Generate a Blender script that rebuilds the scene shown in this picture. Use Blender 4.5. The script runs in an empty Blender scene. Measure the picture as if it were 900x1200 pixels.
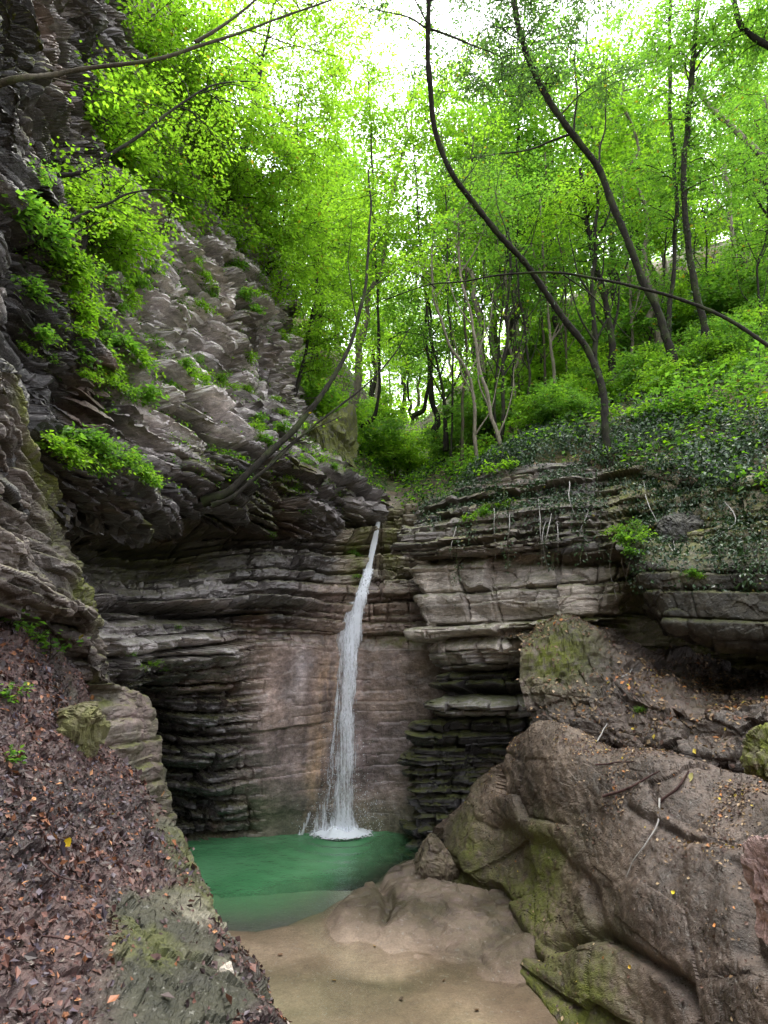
import bpy, math, random
import numpy as np
from math import radians

random.seed(7)
RNG = np.random.default_rng(11)

# ---------------------------------------------------------------- camera, sky, sun, exposure
F, CX, CY, PITCH, CAMZ = 700.0, 450.0, 600.0, radians(12.9), 3.6
SP, CP = math.sin(PITCH), math.cos(PITCH)
sc = bpy.context.scene
col = sc.collection
cam_d = bpy.data.cameras.new("camera")
cam = bpy.data.objects.new("camera", cam_d)
col.objects.link(cam)
cam.location = (0, 0, CAMZ)
cam.rotation_euler = (math.pi / 2 + PITCH, 0, 0)
cam_d.sensor_fit = 'VERTICAL'
cam_d.sensor_height = 24
cam_d.lens = F / 1200 * 24
cam_d.clip_start = 0.05
cam_d.clip_end = 2000
sc.camera = cam

SUN_EL, SUN_AZ = radians(70), radians(15)      # azimuth measured from +Y (down the gorge) towards +X
w = bpy.data.worlds.new("World")
sc.world = w
w.use_nodes = True
nt = w.node_tree
for n in list(nt.nodes):
    nt.nodes.remove(n)
sky = nt.nodes.new('ShaderNodeTexSky')
sky.sky_type = 'NISHITA'
sky.sun_disc = False
sky.sun_elevation = SUN_EL
sky.sun_rotation = SUN_AZ
sky.air_density = 1.0
sky.dust_density = 4.0
sky.ozone_density = 1.0
# thin overcast: the blue sky is veiled by pale cloud
tc = nt.nodes.new('ShaderNodeTexCoord')
cn = nt.nodes.new('ShaderNodeTexNoise')
cn.inputs['Scale'].default_value = 3.0
cn.inputs['Detail'].default_value = 5.0
nt.links.new(tc.outputs['Generated'], cn.inputs['Vector'])
cr = nt.nodes.new('ShaderNodeMapRange')
cr.inputs['From Min'].default_value = 0.3
cr.inputs['From Max'].default_value = 0.7
cr.inputs['To Min'].default_value = 0.7
cr.inputs['To Max'].default_value = 0.95
nt.links.new(cn.outputs['Fac'], cr.inputs['Value'])
mixc = nt.nodes.new('ShaderNodeMix')
mixc.data_type = 'RGBA'
nt.links.new(cr.outputs['Result'], mixc.inputs['Factor'])
nt.links.new(sky.outputs['Color'], mixc.inputs[6])
mixc.inputs[7].default_value = (9.6, 9.8, 10.4, 1)
bg = nt.nodes.new('ShaderNodeBackground')
bg.inputs['Strength'].default_value = 0.11
nt.links.new(mixc.outputs[2], bg.inputs['Color'])
wo = nt.nodes.new('ShaderNodeOutputWorld')
nt.links.new(bg.outputs[0], wo.inputs[0])

sd = bpy.data.lights.new("sun", 'SUN')
sd.energy = 1.5
sd.angle = radians(35)
sd.color = (1.0, 0.95, 0.86)
sun = bpy.data.objects.new("sun", sd)
col.objects.link(sun)
from mathutils import Vector
sdir = Vector((math.sin(SUN_AZ) * math.cos(SUN_EL), math.cos(SUN_AZ) * math.cos(SUN_EL), math.sin(SUN_EL)))
sun.rotation_euler = (-sdir).to_track_quat('-Z', 'Y').to_euler()
sun.location = (0, 0, 40)

sc.view_settings.view_transform = 'Standard'
sc.view_settings.look = 'None'
sc.view_settings.gamma = 1
sc.view_settings.exposure = 2.42
cy = sc.cycles
cy.use_denoising = True
cy.max_bounces = 6
cy.diffuse_bounces = 4
cy.glossy_bounces = 2
cy.transmission_bounces = 4
cy.transparent_max_bounces = 10
cy.sample_clamp_indirect = 6
cy.caustics_reflective = False
cy.caustics_refractive = False

# ---------------------------------------------------------------- geometry of the place, measured from the photograph
def PX(px, py, Y):
    """world point at forward distance Y that the photograph shows at (px, py)"""
    u = (np.asarray(px, float) - CX) / F
    v = (CY - np.asarray(py, float)) / F
    dy = CP - v * SP
    Y = np.asarray(Y, float)
    return np.stack([u / dy * Y, Y + 0 * u, CAMZ + (SP + v * CP) / dy * Y], -1)

def proj(P):
    x, y, z = P[..., 0], P[..., 1], P[..., 2] - CAMZ
    d = y * CP + z * SP
    d = np.where(d < 0.05, 0.05, d)
    v = (-y * SP + z * CP) / d
    return CX + F * x / d, CY - F * v, d

def hsh(a, b, seed):
    with np.errstate(over='ignore'):
        x = (np.asarray(a).astype(np.int64).astype(np.uint32) * np.uint32(374761393)
             + np.asarray(b).astype(np.int64).astype(np.uint32) * np.uint32(668265263)
             + np.uint32((seed * 2246822519 + 97) & 0xffffffff))
        x = (x ^ (x >> np.uint32(13))) * np.uint32(1274126177)
        x = (x ^ (x >> np.uint32(16))) * np.uint32(2246822519)
        x = x ^ (x >> np.uint32(15))
    return x.astype(np.float64) / 4294967295.0

def vnoise(P, seed=0):
    i = np.floor(P).astype(np.int64)
    f = P - i
    f = f * f * f * (f * (f * 6 - 15) + 10)
    out = 0
    for dz in (0, 1):
        wz = f[..., 2] if dz else 1 - f[..., 2]
        for dy in (0, 1):
            wy = f[..., 1] if dy else 1 - f[..., 1]
            for dx in (0, 1):
                wx = f[..., 0] if dx else 1 - f[..., 0]
                out = out + wx * wy * wz * hsh(i[..., 0] + dx + (i[..., 2] + dz) * 7919, i[..., 1] + dy, seed)
    return out * 2 - 1

def fbm(P, seed=0, oct=4, scale=1.0, gain=0.5, aniso=(1, 1, 1)):
    Q = P * scale * np.array(aniso)
    a, s, tot = 1.0, 0, 0
    for k in range(oct):
        s = s + a * vnoise(Q, seed + k * 17)
        tot += a
        a *= gain
        Q = Q * 2.03 + 13.7
    return s / tot

def sstep(a, b, x):
    t = np.clip((x - a) / (b - a), 0, 1)
    return t * t * (3 - 2 * t)

def cr_matrix(n, per):
    """Catmull-Rom weights: n control points, per = list of samples per segment"""
    rows = []
    for k in range(n - 1):
        m = per[k]
        for t in (np.arange(m) / m):
            rows.append((k, t))
    rows.append((n - 2, 1.0))
    W = np.zeros((len(rows), n))
    for r, (k, t) in enumerate(rows):
        wts = (0.5 * (-t + 2 * t * t - t ** 3), 0.5 * (2 - 5 * t * t + 3 * t ** 3),
               0.5 * (t + 4 * t * t - 3 * t ** 3), 0.5 * (-t * t + t ** 3))
        for q, wt in zip((k - 1, k, k + 1, k + 2), wts):
            if q < 0:
                W[r, 0] += 2 * wt; W[r, 1] -= wt
            elif q >= n:
                W[r, n - 1] += 2 * wt; W[r, n - 2] -= wt
            else:
                W[r, q] += wt
    return W

def bez(pts, n=8):
    pts = np.array(pts, float)
    W = cr_matrix(len(pts), [n] * (len(pts) - 1))
    return W @ pts

# ---------------------------------------------------------------- object helpers
def tag(o, label=None, cat=None, group=None, kind=None):
    if label: o['label'] = label
    if cat: o['category'] = cat
    if group: o['group'] = group
    if kind: o['kind'] = kind
    return o

def mesh_obj(name, V, Fc, mat, parent=None, attrs=None, smooth=False, origin=None):
    V = np.asarray(V, np.float32)
    if origin is not None:
        V = V - np.asarray(origin, np.float32)
    Fc = np.asarray(Fc, np.int32)
    me = bpy.data.meshes.new(name)
    n, k = Fc.shape
    me.vertices.add(len(V))
    me.vertices.foreach_set('co', V.ravel())
    me.loops.add(n * k)
    me.loops.foreach_set('vertex_index', Fc.ravel())
    me.polygons.add(n)
    me.polygons.foreach_set('loop_start', np.arange(0, n * k, k, dtype=np.int32))
    me.polygons.foreach_set('loop_total', np.full(n, k, np.int32))
    me.polygons.foreach_set('use_smooth', np.full(n, bool(smooth)))
    for nm, val in (attrs or {}).items():
        val = np.asarray(val, np.float32)
        if val.ndim == 2:
            a = me.attributes.new(nm, 'FLOAT_COLOR', 'POINT')
            c = np.ones((len(V), 4), np.float32)
            c[:, :3] = val
            a.data.foreach_set('color', c.ravel())
        else:
            a = me.attributes.new(nm, 'FLOAT', 'POINT')
            a.data.foreach_set('value', val)
    me.update()
    me.validate()
    if mat:
        me.materials.append(mat)
    o = bpy.data.objects.new(name, me)
    col.objects.link(o)
    if parent:
        o.parent = parent
    return o

def thing(name, label, cat, loc, group=None):
    o = bpy.data.objects.new(name, None)
    o.empty_display_size = 0.2
    o.location = tuple(float(c) for c in loc)
    col.objects.link(o)
    return tag(o, label, cat, group)

def copy_thing(src, loc, rot=None, scale=None, label=None):
    r = src.copy()
    col.objects.link(r)
    r.location = tuple(float(c) for c in loc)
    if rot is not None: r.rotation_euler = rot
    if scale is not None: r.scale = (scale,) * 3 if np.isscalar(scale) else scale
    if label: r['label'] = label
    for ch in src.children:
        c = ch.copy()
        col.objects.link(c)
        c.parent = r
    return r

class Acc:
    def __init__(s):
        s.V, s.Q, s.C, s.n = [], [], [], 0
    def add(s, V, Q, C=None):
        s.V.append(V); s.Q.append(np.asarray(Q) + s.n); s.n += len(V)
        if C is not None: s.C.append(C)
    def get(s):
        return np.concatenate(s.V), np.concatenate(s.Q)
    def cols(s):
        return np.concatenate(s.C)

# ---------------------------------------------------------------- materials
class NT:
    def __init__(s, name):
        s.m = bpy.data.materials.new(name)
        s.m.use_nodes = True
        s.t = s.m.node_tree
        for n in list(s.t.nodes): s.t.nodes.remove(n)
    def n(s, typ, **k):
        x = s.t.nodes.new(typ)
        for a, b in k.items():
            if a.startswith('i_'):
                x.inputs[a[2:].replace('_', ' ')].default_value = b
            else:
                setattr(x, a, b)
        return x
    def l(s, a, b): s.t.links.new(a, b)
    def attr(s, nm): return s.n('ShaderNodeAttribute', attribute_name=nm)
    def noise(s, vec, scale, detail=4, rough=0.55):
        x = s.n('ShaderNodeTexNoise')
        x.inputs['Scale'].default_value = scale
        x.inputs['Detail'].default_value = detail
        x.inputs['Roughness'].default_value = rough
        s.l(vec, x.inputs['Vector'])
        return x.outputs['Fac']
    def rng(s, v, a, b, c, d):
        x = s.n('ShaderNodeMapRange')
        for k, q in (('From Min', a), ('From Max', b), ('To Min', c), ('To Max', d)):
            x.inputs[k].default_value = q
        s.l(v, x.inputs['Value'])
        return x.outputs['Result']
    def math(s, op, a, b=None):
        x = s.n('ShaderNodeMath', operation=op)
        for i, q in enumerate((a, b)):
            if q is None: continue
            if isinstance(q, (int, float)): x.inputs[i].default_value = q
            else: s.l(q, x.inputs[i])
        return x.outputs[0]
    def mix(s, fac, a, b, mode='MIX'):
        x = s.n('ShaderNodeMix', data_type='RGBA', blend_type=mode)
        for i, q in ((0, fac), (6, a), (7, b)):
            if isinstance(q, (int, float)): x.inputs[i].default_value = q
            elif isinstance(q, tuple): x.inputs[i].default_value = q + (1,)
            else: s.l(q, x.inputs[i])
        return x.outputs[2]

def mat_rock(name, bump=0.6, rough=(0.5, 0.85), fine=1.0, lay=3.5, dark=1.0, con=1.0):
    k = NT(name)
    co = k.n('ShaderNodeTexCoord').outputs['Object']
    mp = k.n('ShaderNodeMapping')
    mp.inputs['Scale'].default_value = (1, 1, lay)
    k.l(co, mp.inputs['Vector'])
    c = k.attr('Col').outputs['Color']
    moss = k.attr('moss').outputs['Fac']
    wet = k.attr('wet').outputs['Fac']
    n1 = k.noise(mp.outputs[0], 1.6, 6, 0.65)
    n2 = k.noise(mp.outputs[0], 9 * fine, 6, 0.7)
    n3 = k.noise(co, 45 * fine, 4, 0.7)
    f = k.math('MULTIPLY', k.rng(n1, 0.3, 0.7, 1 - 0.5 * con, 1 + 0.45 * con), k.rng(n2, 0.25, 0.75, 1 - 0.6 * con, 1 + 0.55 * con))
    f = k.math('MULTIPLY', f, k.rng(n3, 0.25, 0.75, 0.75, 1.25))
    f = k.math('MULTIPLY', f, dark)
    cc = k.n('ShaderNodeCombineColor')
    for i, q in enumerate((1.02, 0.955, 0.975)): k.l(k.math('MULTIPLY', f, q), cc.inputs[i])
    base = k.mix(1.0, c, cc.outputs[0], 'MULTIPLY')
    # lichen / mineral flecks
    fleck = k.rng(k.noise(co, 22 * fine, 3, 0.6), 0.62, 0.7, 0, 0.35)
    base = k.mix(fleck, base, (0.34, 0.33, 0.30))
    mn = k.noise(co, 7, 5, 0.7)
    mf = k.math('MULTIPLY', moss, k.rng(mn, 0.35, 0.55, 0.0, 1.0))
    mcol = k.mix(k.noise(co, 30, 3), (0.045, 0.062, 0.008), (0.18, 0.19, 0.02))
    base = k.mix(mf, base, mcol)
    p = k.n('ShaderNodeBsdfPrincipled')
    k.l(base, p.inputs['Base Color'])
    r = k.math('SUBTRACT', k.rng(n2, 0.3, 0.7, rough[0], rough[1]), k.math('MULTIPLY', wet, 0.38))
    r = k.math('MAXIMUM', k.math('ADD', r, k.math('MULTIPLY', mf, 0.4)), 0.12)
    k.l(r, p.inputs['Roughness'])
    h = k.math('ADD', k.math('MULTIPLY', n2, 0.6), k.math('MULTIPLY', n3, 0.35))
    h = k.math('ADD', h, k.math('MULTIPLY', k.noise(co, 140, 2), k.math('ADD', k.math('MULTIPLY', mf, 0.4), 0.08)))
    b = k.n('ShaderNodeBump')
    b.inputs['Strength'].default_value = bump
    b.inputs['Distance'].default_value = 0.05
    k.l(h, b.inputs['Height'])
    k.l(b.outputs[0], p.inputs['Normal'])
    o = k.n('ShaderNodeOutputMaterial')
    k.l(p.outputs[0], o.inputs[0])
    return k.m

def mat_leaf(name, trans=0.58, rough=0.5, gain=2.1, spec=0.3):
    k = NT(name)
    c = k.attr('Col').outputs['Color']
    p = k.n('ShaderNodeBsdfPrincipled')
    k.l(c, p.inputs['Base Color'])
    p.inputs['Roughness'].default_value = rough
    p.inputs['Specular IOR Level'].default_value = spec
    t = k.n('ShaderNodeBsdfTranslucent')
    k.l(k.mix(1.0, c, (gain, gain * 1.05, gain * 0.55), 'MULTIPLY'), t.inputs['Color'])
    m = k.n('ShaderNodeMixShader')
    m.inputs[0].default_value = trans
    k.l(p.outputs[0], m.inputs[1]); k.l(t.outputs[0], m.inputs[2])
    o = k.n('ShaderNodeOutputMaterial')
    k.l(m.outputs[0], o.inputs[0])
    return k.m

def mat_bark(name, a, b, mossy=0.3):
    k = NT(name)
    co = k.n('ShaderNodeTexCoord').outputs['Object']
    mp = k.n('ShaderNodeMapping')
    mp.inputs['Scale'].default_value = (2, 2, 0.8)
    k.l(co, mp.inputs['Vector'])
    n = k.noise(mp.outputs[0], 9, 6, 0.7)
    base = k.mix(k.rng(n, 0.3, 0.7, 0, 1), a, b)
    mo = k.rng(k.noise(co, 2.5, 4), 0.5, 0.62, 0, mossy)
    base = k.mix(mo, base, (0.05, 0.075, 0.015))
    p = k.n('ShaderNodeBsdfPrincipled')
    k.l(base, p.inputs['Base Color'])
    p.inputs['Roughness'].default_value = 0.9
    p.inputs['Specular IOR Level'].default_value = 0.15
    bm = k.n('ShaderNodeBump')
    bm.inputs['Strength'].default_value = 0.7
    bm.inputs['Distance'].default_value = 0.02
    k.l(n, bm.inputs['Height'])
    k.l(bm.outputs[0], p.inputs['Normal'])
    o = k.n('ShaderNodeOutputMaterial')
    k.l(p.outputs[0], o.inputs[0])
    return k.m

M_ROCK = mat_rock('limestone')
M_WALL = mat_rock('wet_flowstone', 0.4, (0.32, 0.6), 1.0, 1.6)
M_BOULDER = mat_rock('boulder_stone', 0.7, (0.42, 0.8), 1.4, 1.2)
M_SOIL = mat_rock('forest_soil', 1.0, (0.8, 0.95), 1.3, 1.0)
M_BED = mat_rock('stream_rock', 0.7, (0.7, 0.9), 0.9, 1.0, 1.0, 0.4)
M_BED.node_tree.nodes['Principled BSDF'].inputs['Specular IOR Level'].default_value = 0.25
M_LEAF = mat_leaf('leaf')
M_IVY = mat_leaf('ivy_leaf', 0.25, 0.35, 1.3, 0.5)
M_LITTER = mat_leaf('dead_leaf', 0.08, 0.55, 1.0, 0.4)
M_BARK_DARK = mat_bark('dark_bark', (0.005, 0.0045, 0.004), (0.028, 0.024, 0.018))
M_BARK_PALE = mat_bark('pale_bark', (0.07, 0.06, 0.045), (0.22, 0.19, 0.145), 0.2)
M_BARK_MOSS = mat_bark('mossy_bark', (0.022, 0.019, 0.013), (0.07, 0.058, 0.038), 0.7)

# ---------------------------------------------------------------- stratified rock
def bounds(tmin, tmax, seed, lo=-6.0, hi=40.0):
    r = np.random.default_rng(seed)
    out = [lo]
    while out[-1] < hi:
        out.append(out[-1] + r.uniform(tmin, tmax) * (0.6 + 0.8 * r.random()))
    return np.array(out)

def level(b, s, B, aspect, seed, tilt=0.7, nw=0.02, nd=0.5, saw=0.0):
    i = np.clip(np.searchsorted(B, b) - 1, 0, len(B) - 2)
    th = B[i + 1] - B[i]
    t = (b - B[i]) / th
    wv = th * aspect * (0.6 + 0.9 * hsh(i, 0, seed))
    sj = s / wv + 10 * hsh(i, 1, seed + 1)
    sj = sj + 0.28 * np.sin(sj * 2.3 + 6 * hsh(i, 2, seed))
    j = np.floor(sj)
    f = sj - j
    r = 0.6 * (hsh(i, 3, seed) * 2 - 1) + 0.4 * (hsh(i, j, seed + 5) * 2 - 1)
    gx = hsh(i, j, seed + 6) * 2 - 1
    gz = hsh(i, j, seed + 7) * 1.4 - 0.5
    d = r + tilt * ((f - 0.5) * gx + (t - 0.5) * gz)
    d = d + saw * (t - 0.55)
    # broken corners
    cxr = hsh(i, j, seed + 8)
    corner = np.clip(f + t - 1.55, 0, 1) * (cxr > 0.72) + np.clip((1 - f) + (1 - t) - 1.5, 0, 1) * (cxr < 0.25)
    d = d - 1.6 * corner
    es = np.minimum(f, 1 - f) * wv
    eb = np.minimum(t, 1 - t) * th
    d = d - nd * np.exp(-(eb / nw) ** 2) * (0.4 + 0.9 * hsh(i, 9, seed)) - nd * 1.1 * np.exp(-(es / nw) ** 2) * hsh(i, j, seed + 11)
    return d, hsh(i, j, seed + 12), hsh(i, 13, seed)

def facet(P, scale, seed, aniso=(1, 1, 1)):
    # broken angular faces: every cell is a small tilted plane, with a crack along its border
    Q = P * scale * np.array(aniso)
    i0 = np.floor(Q - 0.5).astype(np.int64)
    d1 = np.full(Q.shape[:-1], 1e9); d2 = d1.copy(); val = np.zeros_like(d1)
    for k in range(8):
        c = i0 + np.array([k & 1, (k >> 1) & 1, k >> 2])
        a = c[..., 0] + c[..., 2] * 7919
        h1 = hsh(a, c[..., 1], seed); h2 = hsh(a, c[..., 1], seed + 1); h3 = hsh(a, c[..., 1], seed + 2)
        dx = Q[..., 0] - c[..., 0] - h1; dy = Q[..., 1] - c[..., 1] - h2; dz = Q[..., 2] - c[..., 2] - h3
        d = dx * dx + dy * dy + dz * dz
        v = (h1 * 7.3 + h2 * 3.1) % 1 * 2 - 1 + 2.2 * (((h2 * 9.7) % 1 - .5) * dx + ((h3 * 9.1) % 1 - .5) * dy + ((h1 * 8.3) % 1 - .5) * dz)
        nb = d < d1
        d2 = np.where(nb, d1, np.minimum(d2, d)); d1 = np.where(nb, d, d1); val = np.where(nb, v, val)
    return (val - 0.4 * np.exp(-((np.sqrt(d2) - np.sqrt(d1)) / 0.07) ** 2)) * (0.25 + 0.9 * sstep(-0.35, 0.45, fbm(P, seed + 9, 2, 0.8)))

B_JAG = bounds(0.08, 0.22, 19)
B_COARSE = bounds(0.45, 0.95, 3)
B_SLAB = bounds(0.28, 0.65, 14)
B_MED = bounds(0.16, 0.36, 5)
B_BLOCK = bounds(0.38, 0.62, 6)
B_FINE = bounds(0.05, 0.12, 8)
B_THIN = bounds(0.07, 0.2, 21)

ZB = np.full((1300, 1100), 1e9)        # nearest surface seen through every photo pixel, to stand plants on real rock
ZP = np.zeros((1300, 1100, 3))
ZN = np.zeros((1300, 1100, 3))
def zreg(P, N):
    x, y, d = proj(P)
    ix = np.round(x).astype(int) + 100
    iy = np.round(y).astype(int) + 100
    ok = (ix >= 1) & (ix < 1098) & (iy >= 1) & (iy < 1298) & (P[..., 1] > 0.5)
    ix, iy, d, PP, NN = ix[ok], iy[ok], d[ok], P[ok], N[ok]
    o = np.argsort(-d)
    ix, iy, d, PP, NN = ix[o], iy[o], d[o], PP[o], NN[o]
    for dx in (0, 1):
        for dy in (0, 1):
            m = d < ZB[iy + dy, ix + dx]
            ZB[iy[m] + dy, ix[m] + dx] = d[m]
            ZP[iy[m] + dy, ix[m] + dx] = PP[m]
            ZN[iy[m] + dy, ix[m] + dx] = NN[m]
def surf(px, py):
    i, j = int(np.clip(round(py) + 100, 0, 1299)), int(np.clip(round(px) + 100, 0, 1099))
    for r in range(0, 40):
        for di, dj in ((0, 0), (r, 0), (-r, 0), (0, r), (0, -r)):
            a, b = i + di, j + dj
            if 0 <= a < 1300 and 0 <= b < 1100 and ZB[a, b] < 1e8:
                return ZP[a, b].copy(), ZN[a, b].copy()
    return PX(px, py, 10), np.array([0, 0, 1.0])

PATCH = {}
def patch(name, rows, step, disp, colour, mat, flat=True, extra=None, label=None, kind='structure', cat=None, origin=None, facets=()):
    C = np.array([[PX(*p) for p in r] for r in rows])
    if extra: C = extra(C)
    pix = np.stack(proj(C)[:2], -1)
    dist = C[..., 1]
    def per(axis):
        d = np.linalg.norm(np.diff(pix, axis=axis), axis=-1)
        w3 = np.linalg.norm(np.diff(C, axis=axis), axis=-1)
        m = np.median(d, axis=1 - axis)
        m3 = np.median(w3, axis=1 - axis)
        return [int(max(4, min(260, max(a / step, min(b3 / 0.07, 60))))) for a, b3 in zip(m, m3)]
    WR, WC = cr_matrix(C.shape[0], per(0)), cr_matrix(C.shape[1], per(1))
    P = np.einsum('ai,ijk,bj->abk', WR, C, WC)
    def normals(P):
        du = np.gradient(P, axis=0); dv = np.gradient(P, axis=1)
        n = np.cross(dv, du)
        n /= np.linalg.norm(n, axis=-1, keepdims=True) + 1e-9
        return n
    N = normals(P)
    view = P - np.array([0, 0, CAMZ])
    flip = np.sign((N * view).sum(-1).mean())
    if flip > 0: N = -N
    mid = P[len(P) // 2]
    s = np.concatenate([[0], np.cumsum(np.linalg.norm(np.diff(mid[:, :2], axis=0), axis=-1))])
    S = np.broadcast_to(s[None, :], P.shape[:2])
    px, py, _ = proj(P)
    D, h = disp(P, S, px, py, N)
    P2 = P + D
    if facets:
        Nf = normals(P2) * (-1 if flip > 0 else 1)
        add = 0
        for (fs, fa, an, fw) in facets:
            w_ = fw(px, py) if fw else 1.0
            add = add + fa * w_ * facet(P2, fs, int(fs * 100), an)
        P2 = P2 + (0.6 * Nf + 0.4 * N)  * add[..., None]
    N2 = normals(P2)
    if flip > 0: N2 = -N2
    c, moss, wet = colour(P2, S, px, py, N2, h)
    R_, C_ = P.shape[:2]
    idx = np.arange(R_ * C_).reshape(R_, C_)
    Q = np.stack([idx[:-1, :-1], idx[1:, :-1], idx[1:, 1:], idx[:-1, 1:]], -1).reshape(-1, 4)
    if flip < 0: Q = Q[:, ::-1]
    Q = Q[:, ::-1]
    zreg(P2, N2)
    Vf = P2.reshape(-1, 3)
    o = mesh_obj(name, Vf, Q, mat, attrs={'Col': c.reshape(-1, 3), 'moss': np.broadcast_to(moss, P.shape[:2]).reshape(-1),
                 'wet': np.broadcast_to(wet, P.shape[:2]).reshape(-1)}, smooth=not flat, origin=origin)
    if origin is not None: o.location = tuple(float(q) for q in origin)
    tag(o, label, cat, kind=kind)
    PATCH[name] = (P2, N2, px, py, Q)
    print(name, len(Vf))
    return o

def horiz(N, up=0.3):
    D = N * np.array([1, 1, up])
    return D / (np.linalg.norm(D, axis=-1, keepdims=True) + 1e-9)

def rgb(*c): return np.array(c, float)
def lerp(a, b, t): return a + (b - a) * t[..., None]

GREY, DARK, PALE = rgb(0.128, 0.119, 0.115), rgb(0.042, 0.039, 0.040), rgb(0.37, 0.355, 0.345)
BROWN, PURP = rgb(0.19, 0.145, 0.115), rgb(0.17, 0.135, 0.125)

# --- upper left cliff
L1 = [
 [(-220,-150,3),(-60,-150,4.4),(30,-150,6.0),(90,-140,7.6),(130,-130,9.2),(165,-120,10.6),(185,-110,12),(190,-100,14),(180,-90,17),(150,-80,21)],
 [(-220,0,3),(-60,0,4.3),(40,0,5.9),(95,10,7.4),(135,20,9),(165,30,10.3),(195,40,11.5),(205,50,13.5),(195,60,17),(170,70,21)],
 [(-220,130,3),(-60,140,4.2),(45,150,5.7),(100,150,7.2),(150,155,8.7),(195,160,10),(235,165,11.3),(250,170,13),(245,180,17),(220,190,21)],
 [(-220,260,3),(-60,280,4.1),(50,290,5.6),(115,300,7.3),(180,300,9),(235,300,10.4),(285,305,11.8),(322,310,13),(325,320,16),(300,330,21)],
 [(-220,400,2.9),(-60,410,4.0),(55,420,5.5),(120,425,7.1),(185,430,8.8),(240,430,10.3),(290,435,11.7),(332,440,13),(345,450,15),(330,455,20)],
 [(-220,500,2.8),(-60,505,3.9),(58,510,5.4),(122,515,6.9),(190,520,8.5),(250,520,10.0),(305,520,11.4),(352,510,12.8),(372,505,14.5),(380,500,20)],
 [(-220,560,2.8),(-60,560,3.9),(60,560,5.5),(124,565,6.9),(192,570,8.6),(255,570,10.0),(312,570,11.3),(372,565,12.7),(412,560,14.5),(420,550,20)],
 [(-220,600,2.9),(-60,600,4.1),(62,598,5.9),(126,600,7.3),(194,602,8.9),(262,604,10.2),(320,605,11.5),(380,600,12.9),(432,600,14.5),(445,590,19)],
 [(-220,640,3.6),(-60,640,5),(64,625,7.2),(128,625,8.6),(196,628,10.2),(266,632,11.3),(326,632,12.3),(384,625,13.5),(434,616,14.8),(450,605,19)],
]
def disp_L1(P, S, px, py, N):
    warp = 0.22 * fbm(P, 1, 2, 0.2)
    b = P[..., 2] + 0.10 * S + warp
    up = sstep(470, 380, py)               # upper zone weathered into slanted slabs
    d1, h1, l1 = level(b, S, B_SLAB, 2.0, 31, 1.2, 0.045, 1.1, 1.1)
    d4, h4, l4 = level(b + 0.012 * fbm(P, 8, 3, 3.0), S, B_JAG, 6.0, 33, 0.9, 0.020, 1.0, 1.0)
    d2, h2, l2 = level(b + 0.01 * fbm(P, 7, 2, 2.0), S, B_MED, 3.0, 37, 1.1, 0.026, 0.9, 1.2)
    d3, h3, l3 = level(b + 0.02 * fbm(P, 9, 2, 4.0), S, B_FINE, 4.0, 41, 0.8, 0.01, 0.3)
    big = fbm(P, 51, 3, 0.45)
    k = np.clip(P[..., 1] / 8, 0.45, 1.1)
    amp = 0.5 * big + 0.22 * d1 + 0.20 * d2 + 0.11 * d4 + 0.03 * d3
    lobe = 0.45 * np.exp(-(((px - 230) / 110) ** 2 + ((py - 560) / 55) ** 2))     # heavy overhanging mass above the cavity
    vert = 0.25 * np.abs(np.sin(P[..., 1] * 5 + 2 * fbm(P, 71, 2, 0.8))) * sstep(170, 90, py) * sstep(220, 150, px)
    return horiz(N, 0.35) * ((amp * k) + lobe + vert)[..., None], (h1, h2, l2, 0.5 * h3 + 0.5 * h4)
def col_L1(P, S, px, py, N, h):
    h1, h2, l2, h3 = h
    v = 0.45 * h1 + 0.35 * h2 + 0.2 * h3
    c = lerp(GREY * 0.45, GREY * 1.6, sstep(0.2, 0.85, v))
    pale = sstep(110, 160, px) * sstep(570, 500, py) * sstep(0.0, 0.4, fbm(P, 81, 3, 0.5) + 0.40)
    c = lerp(c, lerp(PALE * 0.8, PALE * 1.5, sstep(0.2, 0.8, v)), pale)
    darkz = np.maximum(sstep(520, 570, py + 30 * fbm(P, 83, 2, 1)) * sstep(350, 260, px), sstep(330, 400, py) * sstep(150, 100, px - (py - 400) * 0.3 + 40 * fbm(P, 84, 3, 0.8)))  # overhang underside shade painted into the colour, plus dark rock at the far left
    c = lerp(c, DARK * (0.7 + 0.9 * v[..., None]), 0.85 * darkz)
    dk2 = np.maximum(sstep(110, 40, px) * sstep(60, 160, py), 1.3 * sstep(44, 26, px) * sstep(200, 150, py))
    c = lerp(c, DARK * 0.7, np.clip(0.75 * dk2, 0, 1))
    c = lerp(c, rgb(0.16, 0.11, 0.075), 0.5 * (1 - pale) * sstep(0.15, 0.5, fbm(P, 85, 4, 0.9)))
    moss = sstep(0.35, 0.8, N[..., 2]) * sstep(-0.1, 0.3, fbm(P, 91, 3, 0.8)) * 0.9
    return c, moss, 0.25 + 0.5 * darkz
patch('cliff_left_upper', L1, 1.35, disp_L1, col_L1, M_ROCK, facets=[(1.2, 0.07, (1, 1, 1.3), None), (3.2, 0.07, (1, 1, 1.8), lambda x, y: sstep(530, 570, y) * sstep(345, 300, x)), (5.0, 0.016, (1, 1, 1.6), None)])

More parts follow.
